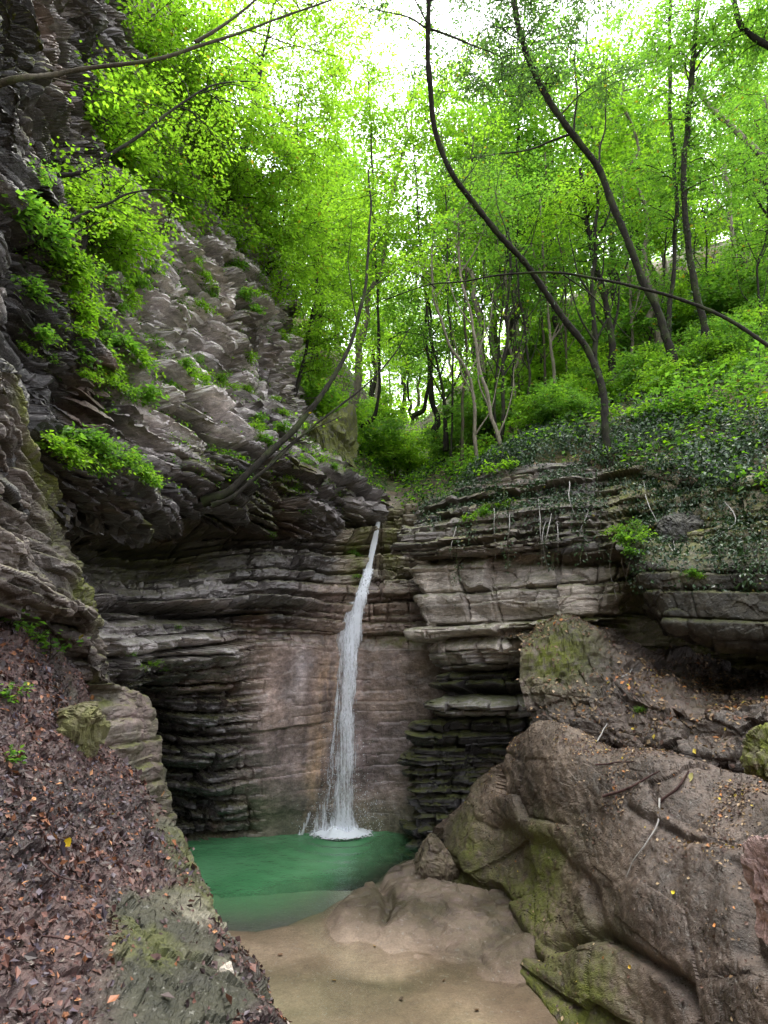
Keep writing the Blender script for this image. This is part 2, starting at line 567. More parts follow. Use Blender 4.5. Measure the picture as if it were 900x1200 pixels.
# --- amphitheatre below it, with the wall the water runs down
L2 = [
 [(40,570,9),(110,570,9.8),(180,575,10.8),(240,580,11.7),(300,588,12.6),(360,594,13.5),(405,598,14.5),(450,600,14.8),(495,597,14.6),(540,592,14.4),(610,585,14.2)],
 [(40,625,8.4),(110,625,9.3),(180,625,10.6),(240,625,11.5),(300,628,12.3),(360,630,13.1),(405,630,14.1),(450,628,14.5),(495,625,14.1),(540,622,14),(610,620,14)],
 [(40,665,8.2),(110,665,9.0),(180,668,10.2),(240,668,11.0),(300,668,11.9),(360,668,12.8),(405,668,13.6),(450,668,13.9),(495,668,13.7),(540,665,13.6),(610,660,13.6)],
 [(40,705,7.8),(110,705,8.6),(180,706,9.7),(240,706,10.6),(300,706,11.5),(360,700,12.6),(405,695,13.25),(450,692,13.4),(495,695,13.35),(540,700,13.3),(610,700,13.4)],
 [(40,745,7.6),(110,745,8.5),(180,748,9.7),(240,748,10.6),(300,748,11.5),(360,745,12.55),(405,745,13.15),(450,742,13.25),(495,742,13.2),(540,745,13.2),(610,745,13.3)],
 [(40,790,7.8),(110,790,8.7),(180,795,10.0),(240,795,10.9),(300,795,11.8),(360,795,12.6),(405,795,13.2),(450,795,13.3),(495,795,13.2),(540,795,13.2),(610,790,13.3)],
 [(40,860,8.2),(110,860,9.3),(180,865,10.6),(240,865,11.3),(300,862,12.0),(360,860,12.7),(405,860,13.2),(450,860,13.3),(495,860,13.2),(540,860,13.1),(610,860,13.2)],
 [(40,930,8.6),(110,930,9.8),(180,935,11.1),(240,932,11.8),(300,930,12.35),(360,930,12.9),(405,930,13.25),(450,930,13.3),(495,930,13.1),(540,930,13),(610,930,13.1)],
 [(40,985,8.8),(110,985,10.2),(180,985,11.7),(240,982,12.3),(300,976,12.8),(360,972,13.1),(405,972,13.3),(450,974,13.2),(495,980,12.9),(540,985,12.8),(610,985,13)],
 [(40,1060,9),(110,1060,10.2),(180,1060,11.7),(240,1055,12.3),(300,1050,12.8),(360,1045,13.1),(405,1045,13.3),(450,1045,13.2),(495,1050,12.9),(540,1055,12.8),(610,1060,13)],
]
def disp_L2(P, S, px, py, N):
    b = P[..., 2] + 0.25 * fbm(P, 1, 2, 0.3) - 0.02 * S
    smooth = sstep(735, 765, py) * sstep(255, 320, px + 20 * fbm(P, 5, 2, 1))          # worn, water-polished lower wall
    mid = sstep(330, 400, px) * sstep(675, 690, py) * (1 - smooth)
    d1, h1, l1 = level(b, S, B_COARSE, 2.4, 131, 0.8, 0.05, 0.8, 0.9)
    d2, h2, l2 = level(b + 0.03 * fbm(P, 7, 2, 2.0), S, B_MED, 2.6, 137, 1.0, 0.03, 0.9, 0.9)
    d3, h3, l3 = level(b + 0.02 * fbm(P, 9, 2, 4.0), S, B_FINE, 4.0, 141, 0.8, 0.01, 0.4)
    rough = np.clip(1 - smooth - 0.65 * mid, 0, 1)
    amp = rough * (0.35 * fbm(P, 53, 3, 0.6) + 0.32 * d1 + 0.22 * d2 + 0.045 * d3 + 0.05 * fbm(P, 61, 4, 3.5))
    amp = amp + 0.14 * fbm(P, 63, 4, 0.6) * smooth + 0.022 * d2 * smooth * sstep(-0.2, 0.3, fbm(P, 66, 2, 0.8)) + 0.002 * d3 * smooth + 0.03 * fbm(P, 64, 4, 4) * smooth
    amp = amp + mid * (0.04 * d2 + 0.05 * fbm(P, 65, 4, 2))
    # overhanging ledges that cross the wall
    def ledge(zc, a, wd, cond):
        zz = P[..., 2] + 0.10 * fbm(P, 67, 3, 0.9) - zc
        return a * sstep(-0.035, 0.035, zz) * np.exp(-np.clip(zz, 0, 9) / wd) * cond
    amp = amp + ledge(3.9, 0.22, 0.9, sstep(240, 330, px)) + ledge(4.75, 0.16, 0.8, sstep(240, 330, px)) + ledge(2.1, 0.13, 0.7, sstep(400, 340, px))
    cave = -1.4 * np.exp(-(((px - 196) / 16) ** 2 + ((py - 855) / 40) ** 2)) - 0.9 * np.exp(-(((px - 205) / 26) ** 2 + ((py - 950) / 35) ** 2))
    cav = -1.8 * np.exp(-(((px - 190) / 90) ** 2 + ((py - 650) / 26) ** 2)) - 0.9 * np.exp(-(((px - 260) / 90) ** 2 + ((py - 722 - (px - 260) * 0.12) / 10) ** 2))
    row = 0.35 * np.exp(-((py - 757 - 3 * np.sin(px * 0.05)) / 12) ** 4) * sstep(300, 250, px)     # the row of square blocks
    return horiz(N, 0.2) * (amp + cave + cav + row)[..., None], (h1, h2, l2, h3, smooth, mid)
def col_L2(P, S, px, py, N, h):
    h1, h2, l2, h3, smooth, mid = h
    v = 0.4 * h1 + 0.4 * h2 + 0.2 * h3
    c = lerp(GREY * 0.5, GREY * 1.5, v)
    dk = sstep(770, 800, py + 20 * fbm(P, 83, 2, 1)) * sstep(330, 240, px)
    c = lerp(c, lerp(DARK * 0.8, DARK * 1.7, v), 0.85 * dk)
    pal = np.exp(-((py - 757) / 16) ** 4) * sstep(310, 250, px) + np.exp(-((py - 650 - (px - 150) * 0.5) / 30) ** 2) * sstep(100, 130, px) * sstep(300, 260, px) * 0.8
    cav_shade = np.exp(-(((px - 190) / 110) ** 2 + ((py - 655) / 34) ** 2)) + np.exp(-(((px - 280) / 90) ** 2 + ((py - 715 - (px - 280) * 0.12) / 14) ** 2))
    c = lerp(c, DARK * 0.6, np.clip(cav_shade, 0, 0.85))  # shade of the overhang cavity put into the rock colour
    c = lerp(c, PALE * (0.75 + 0.4 * v[..., None]), np.clip(pal, 0, 1) * 0.8)
    n = fbm(P, 87, 4, 0.7)
    wall = lerp(PURP, BROWN * 1.15, sstep(-0.4, 0.4, n))
    streak = fbm(P, 88, 4, 1.0, 0.6, (5.5, 5.5, 0.35))
    wall = wall * (1 + 0.55 * streak[..., None])
    wall = lerp(wall, rgb(0.44, 0.40, 0.39), (0.55 + 0.5 * streak) * np.exp(-((px - 350 + (py - 800) * 0.12) / 9) ** 2) * sstep(880, 760, py) * sstep(740, 770, py))
    tan = np.exp(-((px - (384 - (py - 800) * 0.12)) / 13) ** 2) * sstep(750, 800, py)
    wall = lerp(wall, rgb(0.42, 0.29, 0.17), 0.7 * np.clip(tan * (0.6 + 1.6 * streak + 0.8 * fbm(P, 89, 3, 2.5)), 0, 1))
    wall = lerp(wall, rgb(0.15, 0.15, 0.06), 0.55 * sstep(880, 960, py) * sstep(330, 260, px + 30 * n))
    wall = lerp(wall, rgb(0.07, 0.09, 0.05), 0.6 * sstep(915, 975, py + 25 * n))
    c = lerp(c, wall, np.clip(smooth + mid, 0, 1))
    chute = sstep(380, 400, px) * sstep(690, 670, py)
    c = lerp(c, rgb(0.21, 0.18, 0.13), 0.8 * chute)
    c = lerp(c, rgb(0.16, 0.105, 0.07), 0.5 * sstep(0.2, 0.5, n) * (1 - smooth))
    moss = 0.8 * np.exp(-(((px - 415) / 13) ** 2 + ((py - 650) / 45) ** 2)) + 0.8 * np.exp(-(((px - 462) / 14) ** 2 + ((py - 640) / 45) ** 2))
    moss = moss + 0.35 * sstep(0.5, 0.9, N[..., 2]) * (1 - 0.5 * smooth) + 0.8 * np.exp(-(((px - 470) / 30) ** 2 + ((py - 752) / 7) ** 2))
    moss = moss + 0.5 * np.exp(-(((px - 190) / 90) ** 2 + ((py - 640) / 30) ** 2))
    return c, np.clip(moss, 0, 1), np.clip(0.35 + 0.45 * smooth + 0.4 * dk, 0, 1)
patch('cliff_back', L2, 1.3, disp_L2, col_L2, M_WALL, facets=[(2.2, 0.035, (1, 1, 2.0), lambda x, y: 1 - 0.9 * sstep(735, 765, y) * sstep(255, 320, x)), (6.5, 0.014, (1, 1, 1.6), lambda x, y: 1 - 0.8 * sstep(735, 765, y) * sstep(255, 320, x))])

# --- buttress at the near left
BT = [
 [(-200,400,2.6),(-60,415,3.5),(-5,440,4.4),(8,450,5.2),(-5,460,6.6)],
 [(-200,500,2.6),(-60,500,3.6),(22,505,4.7),(40,515,5.4),(34,525,7.2)],
 [(-200,610,2.6),(-60,610,3.7),(45,620,5.0),(72,628,5.7),(68,636,7.6)],
 [(-200,690,2.7),(-60,690,3.9),(76,700,5.3),(112,705,6.0),(108,712,8.0)],
 [(-200,735,2.8),(-60,735,4.1),(82,742,5.6),(126,748,6.3),(124,755,8.3)],
 [(-200,775,3.0),(-60,775,4.4),(80,780,6.0),(128,785,6.6),(130,792,8.6)],
 [(-200,830,3.0),(-60,830,4.5),(100,820,6.3),(165,812,7.3),(172,830,9.5)],
 [(-200,900,3.0),(-60,900,4.5),(110,890,6.5),(185,880,7.6),(190,895,10)],
 [(-200,1000,3),(-60,1000,4.6),(120,1000,6.7),(190,985,7.9),(196,1000,10.4)],
 [(-200,1120,3),(-60,1120,4.6),(120,1120,6.7),(206,1120,7.9),(205,1120,10.4)],
]
def disp_BT(P, S, px, py, N):
    b = P[..., 2] + 0.2 * fbm(P, 1, 3, 0.4) + 0.16 * S
    low = sstep(790, 815, py)
    d1, h1, l1 = level(b, S, B_MED, 3.2, 231, 0.8, 0.03, 0.9, 1.0)
    d3, h3, l3 = level(b + 0.02 * fbm(P, 9, 2, 4.0), S, B_FINE, 4.5, 241, 0.8, 0.008, 0.4)
    k = 1 - 0.7 * low
    amp = 0.22 * fbm(P, 54, 3, 0.8) + k * (0.13 * d1 + 0.05 * d3) + 0.035 * fbm(P, 62, 4, 5)
    under = -0.45 * np.exp(-(((px - 20) / 60) ** 2 + ((py - 742) / 14) ** 2))
    under = under - 0.5 * np.exp(-(((px - 110) / 28) ** 2 + ((py - 815) / 9) ** 2))
    return horiz(N, 0.4) * (amp + under)[..., None], (h1, h3, low)
def col_BT(P, S, px, py, N, h):
    h1, h3, low = h
    v = 0.6 * h1 + 0.4 * h3
    c = lerp(rgb(0.045, 0.038, 0.034), rgb(0.14, 0.12, 0.105), v)
    c = lerp(c, rgb(0.12, 0.105, 0.085), low * 0.7)
    c = lerp(c, rgb(0.17, 0.12, 0.13), low * sstep(0.0, 0.3, fbm(P, 88, 3, 1.2)) * 0.6)
    edge = 28 + (py - 500) * 0.42
    mo = np.exp(-((px - edge) / 9) ** 2) * sstep(760, 700, py) * 0.95
    moss = mo + 0.5 * sstep(0.5, 0.9, N[..., 2]) + 0.15 * low
    return c, np.clip(moss, 0, 1), 0.3
patch('cliff_left_near', BT, 1.5, disp_BT, col_BT, M_ROCK, facets=[(2.6, 0.03, (1, 1, 2.0), None), (8, 0.010, (1, 1, 2), None)])

# --- right cliff
RC = [
 [(545,585,15.5),(512,588,13.4),(535,578,12.4),(580,556,11.8),(640,545,11.2),(700,543,10.6),(750,550,10.1),(810,558,9.4),(880,566,8.7),(1000,580,7.4),(1150,590,5.6)],
 [(535,612,15.5),(486,616,12.4),(515,608,11.7),(575,598,11.2),(640,590,10.6),(700,588,10.1),(750,592,9.6),(810,598,9.0),(880,603,8.3),(1000,610,7.1),(1150,615,5.4)],
 [(525,640,15.5),(469,648,11.8),(505,646,11.2),(575,645,10.7),(640,643,10.2),(700,640,9.8),(750,640,9.3),(810,640,8.7),(880,640,8.0),(1000,640,6.9),(1150,640,5.2)],
 [(535,668,15.5),(487,672,12.1),(515,670,11.6),(580,668,11.0),(640,663,10.5),(700,658,10.1),(750,658,9.8),(810,663,9.5),(880,665,9.0),(1000,665,8),(1150,665,6)],
 [(535,708,15.5),(488,710,12.0),(520,708,11.35),(580,704,10.75),(640,700,10.3),(700,695,9.9),(752,692,10.1),(810,700,11.4),(880,700,11.2),(1000,700,10),(1150,700,8)],
 [(535,748,15.5),(490,748,12.0),(522,748,11.4),(580,745,10.85),(640,738,10.4),(700,734,10.1),(752,734,11.0),(810,745,12.4),(880,745,12.2),(1000,745,10.5),(1150,745,8)],
 [(545,768,15.5),(515,768,12.5),(540,766,11.75),(590,765,11.2),(640,762,10.9),(700,762,10.8),(750,765,11.6),(810,770,12.6),(880,770,12.4),(1000,770,10.8),(1150,770,8)],
 [(545,800,15.5),(510,800,12.3),(535,798,11.7),(590,796,11.3),(640,796,11.1),(700,796,11.1),(750,796,11.8),(810,796,12.8),(880,796,12.6),(1000,796,11),(1150,796,8)],
 [(535,830,15.5),(503,832,12.2),(530,830,11.7),(585,828,11.2),(640,826,11.1),(700,826,11.2),(750,826,11.8),(810,826,12.8),(880,826,12.6),(1000,826,11),(1150,826,8)],
 [(525,885,15.5),(486,885,12.6),(520,885,12.3),(585,885,12.1),(640,885,11.9),(700,885,11.8),(750,885,11.9),(810,885,12.8),(880,885,12.6),(1000,885,11),(1150,885,8)],
 [(520,960,15.5),(482,962,12.5),(518,962,12.1),(585,962,11.8),(640,962,11.6),(700,962,11.6),(750,962,11.7),(810,962,12.4),(880,962,12.2),(1000,962,10.6),(1150,962,8)],
 [(520,1050,15.5),(484,1050,12.3),(518,1050,12.0),(585,1050,11.8),(640,1050,11.6),(700,1050,11.6),(750,1050,11.7),(810,1050,12.4),(880,1050,12.2),(1000,1050,10.6),(1150,1050,8)],
]
def disp_RC(P, S, px, py, N):
    b = P[..., 2] + 0.12 * fbm(P, 1, 2, 0.35) - 0.035 * S
    cap = sstep(662, 650, py) * sstep(800, 740, px)
    d1, h1, l1 = level(b, S + 0.03 * fbm(P, 12, 3, 5), B_BLOCK, 1.45, 331, 1.0, 0.026, 1.3, 0.5)
    d2, h2, l2 = level(b + 0.03 * fbm(P, 7, 3, 2.0), S + 0.05 * fbm(P, 13, 3, 4), B_MED, 2.2, 337, 1.0, 0.02, 0.6)
    d3, h3, l3 = level(b + 0.015 * fbm(P, 9, 2, 4.0), S, B_FINE, 7.0, 341, 0.6, 0.008, 0.3)
    d4, h4, l4 = level(b - 0.03 * S + 0.05 * fbm(P, 9, 2, 1.0), S, B_THIN, 9.0, 347, 0.5, 0.012, 0.4)
    low = sstep(755, 770, py)
    mid = (1 - cap) * (1 - low)
    amp = cap * (0.26 * d4 + 0.07 * d3 + 0.15 * fbm(P, 55, 3, 0.7)) + mid * (0.24 * d1 + 0.07 * d2 + 0.012 * d3 + 0.1 * fbm(P, 56, 3, 0.7)) \
        + low * (0.26 * d2 + 0.10 * d3 + 0.2 * fbm(P, 57, 3, 0.9)) + 0.035 * fbm(P, 61, 4, 4)
    shelf = 0.38 * np.exp(-((py - 829) / 11) ** 4) * sstep(640, 600, px) * sstep(500, 525, px)
    shelf = shelf + 0.25 * np.exp(-((py - 768) / 13) ** 4) * sstep(640, 605, px) * sstep(510, 525, px)
    gap = -0.5 * np.exp(-((py - 755 + (px - 490) * 0.10) / 5) ** 2) * sstep(485, 500, px) - 0.35 * np.exp(-((py - 787) / 4) ** 2) - 0.35 * np.exp(-((py - 656) / 5) ** 2) - 0.5 * np.exp(-((py - 812) / 6) ** 2)
    gap = gap * sstep(760, 720, px)
    hollow = -0.30 * np.exp(-(((px - 590) / 55) ** 2 + ((py - 722) / 13) ** 2))
    return horiz(N, 0.15) * (amp + shelf + hollow + gap)[..., None], (h1, h2, h3, h4, l4, cap, low)
def col_RC(P, S, px, py, N, h):
    h1, h2, h3, h4, l4, cap, low = h
    v = 0.5 * h1 + 0.3 * h2 + 0.2 * h3
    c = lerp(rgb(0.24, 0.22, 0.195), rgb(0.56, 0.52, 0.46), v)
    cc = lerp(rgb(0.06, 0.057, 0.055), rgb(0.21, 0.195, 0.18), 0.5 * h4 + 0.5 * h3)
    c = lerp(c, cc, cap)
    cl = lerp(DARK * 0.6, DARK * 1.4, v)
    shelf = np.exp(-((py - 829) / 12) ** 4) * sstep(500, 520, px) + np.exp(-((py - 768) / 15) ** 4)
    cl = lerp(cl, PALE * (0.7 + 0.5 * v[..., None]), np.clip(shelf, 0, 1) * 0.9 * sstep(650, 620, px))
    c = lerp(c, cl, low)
    n = fbm(P, 87, 4, 0.9)
    right = sstep(690, 740, px)
    c = lerp(c, rgb(0.15, 0.125, 0.09), 0.75 * right)
    c = lerp(c, rgb(0.17, 0.13, 0.09), 0.45 * sstep(0.1, 0.5, n))
    moss = 0.9 * np.exp(-(((px - 660) / 40) ** 2 + ((py - 735) / 14) ** 2)) + right * 0.5 + 0.6 * sstep(0.4, 0.8, N[..., 2])
    return c, np.clip(moss, 0, 1), 0.25 + 0.4 * low
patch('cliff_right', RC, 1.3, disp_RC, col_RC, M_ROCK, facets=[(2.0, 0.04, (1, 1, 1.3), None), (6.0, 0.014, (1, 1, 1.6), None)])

# --- stepped ledge under the right-hand cave
LR = [
 [(590,745,10.9),(655,735,10.6),(720,745,10.4),(800,765,10.8),(880,775,10.6),(1000,780,9),(1150,790,7)],
 [(612,752,10.0),(655,740,9.7),(700,750,9.6),(800,800,9.6),(880,808,9.2),(1000,800,8),(1150,805,6.4)],
 [(608,800,9.75),(660,800,9.45),(705,790,9.3),(800,818,8.7),(880,822,8.2),(1000,820,7.1),(1150,825,5.8)],
 [(618,822,9.6),(665,815,9.2),(730,818,8.7),(800,828,7.8),(880,832,7.3),(1000,835,6.3),(1150,840,5.2)],
 [(622,846,9.5),(672,850,9.0),(735,862,8.4),(805,868,7.55),(885,868,7.0),(1000,872,6.1),(1150,880,5)],
 [(628,862,9.5),(680,866,9.05),(742,885,8.4),(808,893,7.4),(890,893,6.8),(1000,900,5.8),(1150,905,4.8)],
 [(632,880,9.9),(685,890,9.4),(748,915,8.8),(812,925,7.9),(895,925,7.1),(1000,930,6.1),(1150,935,5)],
 [(632,960,10.4),(690,980,9.8),(750,1000,9.2),(815,1010,8.4),(900,1020,7.5),(1000,1030,6.6),(1150,1040,5.4)],
]
def disp_LR(P, S, px, py, N):
    b = P[..., 2]
    d2, h2, l2 = level(b, S, B_MED, 2.2, 437, 0.9, 0.02, 0.4)
    rid = -0.12 * np.abs(fbm(P, 72, 4, 2.2)) + 0.05
    amp = 0.25 * fbm(P, 58, 3, 0.9) + 0.06 * d2 + rid + 0.05 * fbm(P, 59, 4, 6)
    return N * amp[..., None], (h2,)
def col_LR(P, S, px, py, N, h):
    n = fbm(P, 87, 4, 1.3)
    c = lerp(rgb(0.055, 0.046, 0.038), rgb(0.16, 0.125, 0.10), sstep(-0.4, 0.5, n) * 0.7 + 0.3 * h[0])
    moss = np.exp(-(((px - 650) / 42) ** 2 + ((py - 770) / 38) ** 2)) * 1.1 + 0.25 * sstep(0.2, 0.6, n)
    wet = sstep(760, 850, px) * 0.8
    c = lerp(c, c * 0.6, wet)
    return c, np.clip(moss, 0, 1), np.clip(0.3 + wet, 0, 1)
patch('rock_ledge_ground', LR, 1.4, disp_LR, col_LR, M_BOULDER, facets=[(2.4, 0.06, (1, 1, 1.4), None), (8.0, 0.016, (1, 1, 1), None)])

SLAB = [
 [(728,628,10.2),(742,626,9.5),(800,630,9.3),(880,632,9.0),(1000,635,8),(1130,640,7)],
 [(732,645,10.2),(738,643,8.9),(800,650,8.4),(872,645,7.9),(1000,642,7.1),(1130,640,6.3)],
 [(748,690,10.2),(752,690,8.75),(806,698,8.2),(876,700,7.7),(1000,700,6.9),(1130,700,6.1)],
 [(776,732,10.2),(781,734,8.7),(816,746,8.3),(880,752,7.8),(1000,757,7.0),(1130,762,6.2)],
 [(784,738,10.4),(790,742,9.4),(820,752,9.3),(884,757,9.2),(1000,760,8.6),(1130,765,7.6)],
]
def disp_SB(P, S, px, py, N):
    d, h, l = level(P[..., 2] + 0.12 * P[..., 0], S, B_MED, 4.0, 145, 1.0, 0.02, 0.8, 0.5)
    return N * (0.12 * fbm(P, 141, 4, 1.0) + 0.07 * d + 0.03 * fbm(P, 142, 4, 5))[..., None], ()
def col_SB(P, S, px, py, N, h):
    n = fbm(P, 143, 4, 1.2)
    return lerp(rgb(0.028, 0.025, 0.018), rgb(0.085, 0.076, 0.055), sstep(-0.4, 0.4, n)), 0.25 * sstep(0, 0.3, n) + 0.4 * sstep(0.3, 0.8, N[..., 2]), 0.35
patch('rock_slab', SLAB, 1.4, disp_SB, col_SB, M_BOULDER, kind=None, cat='rock', origin=PX(850, 740, 8.2), facets=[(2.6, 0.03, (1, 1, 1.4), None), (6, 0.012, (1, 1, 1.4), None)],
      label='big dark mossy slab of rock hanging over the mouth of the right cave')

# --- leafy slope in the near left
SL = [
 [(-220,660,3.9),(-80,670,4.6),(20,705,5.2),(70,752,5.8),(95,790,6.3),(100,850,7.6)],
 [(-220,780,3.0),(-80,790,3.8),(25,820,4.7),(80,845,5.4),(112,862,5.9),(120,910,7.4)],
 [(-220,910,2.5),(-80,915,3.2),(40,930,4.1),(115,930,5.0),(163,935,5.7),(168,990,7.1)],
 [(-220,1040,2.1),(-80,1040,2.7),(50,1040,3.5),(150,1030,4.3),(218,1010,5.2),(226,1075,6.5)],
 [(-220,1150,1.85),(-80,1150,2.35),(60,1150,2.95),(170,1130,3.6),(262,1090,4.6),(268,1165,5.7)],
 [(-220,1280,1.65),(-80,1280,2.05),(60,1280,2.5),(200,1250,2.95),(322,1200,3.8),(328,1280,4.7)],
 [(-220,1480,1.4),(-80,1480,1.7),(60,1480,2.05),(220,1430,2.4),(390,1350,3.0),(390,1450,3.8)],
]
def ex_SL(C):
    e1 = C[:, -1:] + np.array([0.15, 0.25, -1.3]); e1[..., 2] = np.minimum(e1[..., 2], 0.5)
    e2 = e1 + np.array([0.1, 0.2, 0]); e2[..., 2] = -1.0
    top = C[:, -1:].copy()
    return np.concatenate([C, e1, e2], 1)
def disp_SL(P, S, px, py, N):
    ridge = sstep(-60, 10, px - (118 + (py - 880) * 0.62) )
    b = P[..., 2] + 0.5 * P[..., 0]
    d, h, l = level(b, P[..., 1] * 1.0, B_MED, 2.0, 531, 0.9, 0.01, 0.2)
    amp = 0.16 * fbm(P, 64, 3, 0.9) + 0.05 * fbm(P, 66, 4, 4) + 0.03 * fbm(P, 68, 4, 9, 0.6, (1, 1, 2.5))
    return N * (amp)[..., None], (h, ridge)
def litter_mask(P, px, py):
    edge = px - (156 + (py - 900) * 0.58)
    n = fbm(P, 97, 3, 1.6)
    m = sstep(20, -20, edge + 45 * n)
    bare = sstep(0.05, 0.30, fbm(P, 98, 3, 0.9) ) * sstep(960, 1050, py) * sstep(90, 150, px)
    return np.clip(m * (1 - 0.95 * bare), 0, 1)
def col_SL(P, S, px, py, N, h):
    m = litter_mask(P, px, py)
    n = fbm(P, 99, 4, 2.0)
    rock = lerp(rgb(0.016, 0.017, 0.010), rgb(0.052, 0.052, 0.034), 0.3 * h[0] + 0.7 * sstep(-0.4, 0.4, n))
    crest = np.exp(-((px - (228 + (py - 1050) * 0.55)) / 16) ** 2) * sstep(1020, 1070, py)
    rock = lerp(rock, rgb(0.20, 0.195, 0.145), crest * sstep(-0.3, 0.2, n))
    soil = lerp(rgb(0.030, 0.019, 0.018), rgb(0.06, 0.036, 0.032), sstep(-0.3, 0.3, n))
    c = lerp(rock, soil, m)
    eg = sstep(0, 25, px - (250 + (py - 1050) * 0.55))
    moss = (1 - m) * (0.05 + 1.0 * eg + 0.4 * sstep(0.1, 0.4, fbm(P, 96, 3, 1.4)))
    return c, np.clip(moss, 0, 1), 0.35
patch('slope_ground', SL, 1.6, disp_SL, col_SL, M_BOULDER, extra=ex_SL, facets=[(3.0, 0.022, (1.5, 1, 2.4), None), (11, 0.008, (1.4, 1, 2), None)])

# --- big boulder, near right
BB = [
 [(498,1000,11.8),(560,960,11.6),(630,930,10.6),(710,960,9.7),(800,990,8.8),(920,1020,7.8),(1080,1040,6.6),(1250,1060,5.6)],
 [(510,975,11.2),(562,918,10.8),(628,868,9.9),(705,893,9.0),(800,925,8.1),(920,955,7.0),(1080,985,5.8),(1250,1010,4.8)],
 [(518,968,10.8),(566,906,10.2),(630,852,9.1),(710,872,8.1),(800,895,7.1),(920,925,6.1),(1080,955,5.1),(1250,990,4.2)],
 [(522,985,10.5),(588,945,9.5),(655,915,8.2),(735,935,7.2),(825,955,6.3),(935,990,5.4),(1080,1030,4.5),(1250,1060,3.8)],
 [(524,1005,10.35),(604,995,9.1),(676,990,7.6),(765,1015,6.5),(855,1045,5.6),(955,1080,4.7),(1100,1120,3.9),(1250,1150,3.3)],
 [(526,1022,10.25),(596,1050,8.95),(680,1080,7.2),(780,1105,6.0),(875,1135,5.1),(975,1175,4.2),(1110,1220,3.4),(1260,1260,2.9)],
 [(530,1036,10.15),(575,1082,8.9),(640,1140,7.3),(735,1190,6.2),(840,1240,5.2),(950,1290,4.3),(1100,1340,3.5),(1260,1390,2.9)],
 [(535,1048,10.1),(578,1105,8.6),(632,1190,7.1),(720,1280,5.9),(820,1360,5.1),(930,1440,4.4),(1080,1520,3.7),(1260,1600,3.1)],
 [(540,1080,10.1),(585,1150,8.6),(640,1260,7.1),(730,1370,5.9),(830,1480,5.1),(940,1580,4.4),(1080,1680,3.7),(1260,1760,3.1)],
]
def disp_BB(P, S, px, py, N):
    k = np.clip(P[..., 1] / 8, 0.4, 1)
    b = P[..., 2] * 0.8 + P[..., 0] * 0.5
    d, h, l = level(b, P[..., 1], B_MED, 2.6, 631, 0.9, 0.015, 0.3)
    d3, h3, l3 = level(b + 0.05 * fbm(P, 3, 2, 2), P[..., 1], B_FINE, 5, 637, 0.9, 0.01, 0.3)
    amp = 0.20 * fbm(P, 74, 3, 0.7) + 0.045 * fbm(P, 75, 4, 2.5) + 0.022 * fbm(P, 78, 4, 8)
    # weathered cracks running down the face
    def crack(pts, wd, dep):
        out = 0 * px + 1e9
        pts = np.array(pts, float)
        q = px + 8 * fbm(P, 76, 3, 2.5); r = py + 8 * fbm(P, 77, 3, 2.5)
        for (ax, ay), (bx, by) in zip(pts[:-1], pts[1:]):
            t = np.clip(((q - ax) * (bx - ax) + (r - ay) * (by - ay)) / ((bx - ax) ** 2 + (by - ay) ** 2), 0, 1)
            out = np.minimum(out, np.hypot(q - ax - t * (bx - ax), r - ay - t * (by - ay)))
        return -dep * np.exp(-(out / wd) ** 2)
    amp = amp + crack([(530, 1020), (575, 1050), (600, 1080), (625, 1120)], 7, 0.16)
    amp = amp + crack([(640, 1105), (690, 1090), (740, 1110), (800, 1150), (830, 1210)], 8, 0.14)
    amp = amp + crack([(560, 960), (640, 990), (680, 1030), (700, 1090)], 8, 0.07)
    amp = amp + crack([(740, 950), (800, 985), (860, 985), (920, 960)], 6, 0.06) + crack([(868, 1010), (880, 1060), (875, 1110), (930, 1150)], 11, 0.15)
    return N * (amp * (0.5 + 0.5 * k))[..., None], (h, h3)
def moss_BB(P, px, py):
    n = fbm(P, 95, 4, 1.1)
    f = np.exp(-(((px - (600 + (py - 1000) * 0.30)) / 62) ** 2)) * sstep(930, 1000, py)
    g = sstep(0, 60, 40 - (px - (505 + (py - 1000) * 0.72))) * sstep(960, 1010, py)
    t = 0.65 * np.exp(-(((px - 545) / 28) ** 2 + ((py - 930) / 40) ** 2))
    return np.clip((1.35 * f + 1.2 * g + 0.8 * t) * (0.75 + 1.3 * n), 0, 1)
def col_BB(P, S, px, py, N, h):
    n = fbm(P, 94, 5, 1.2)
    c = lerp(rgb(0.066, 0.050, 0.035), rgb(0.165, 0.128, 0.092), sstep(-0.4, 0.45, n) * 0.75 + 0.25 * h[0])
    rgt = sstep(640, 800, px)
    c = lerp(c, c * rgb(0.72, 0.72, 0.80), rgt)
    return c, moss_BB(P, px, py) * 0.9, np.clip(0.25 + 0.4 * rgt, 0, 1)
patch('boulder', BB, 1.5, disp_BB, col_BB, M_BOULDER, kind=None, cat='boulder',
      label='huge brown boulder sloping down to the stream, green moss over its lower left face', origin=PX(640, 1150, 7), facets=[(0.9, 0.08, (1, 1, 1.4), None), (4.0, 0.008, (1, 1, 1.5), None), (12, 0.004, (1, 1, 1.3), None)])

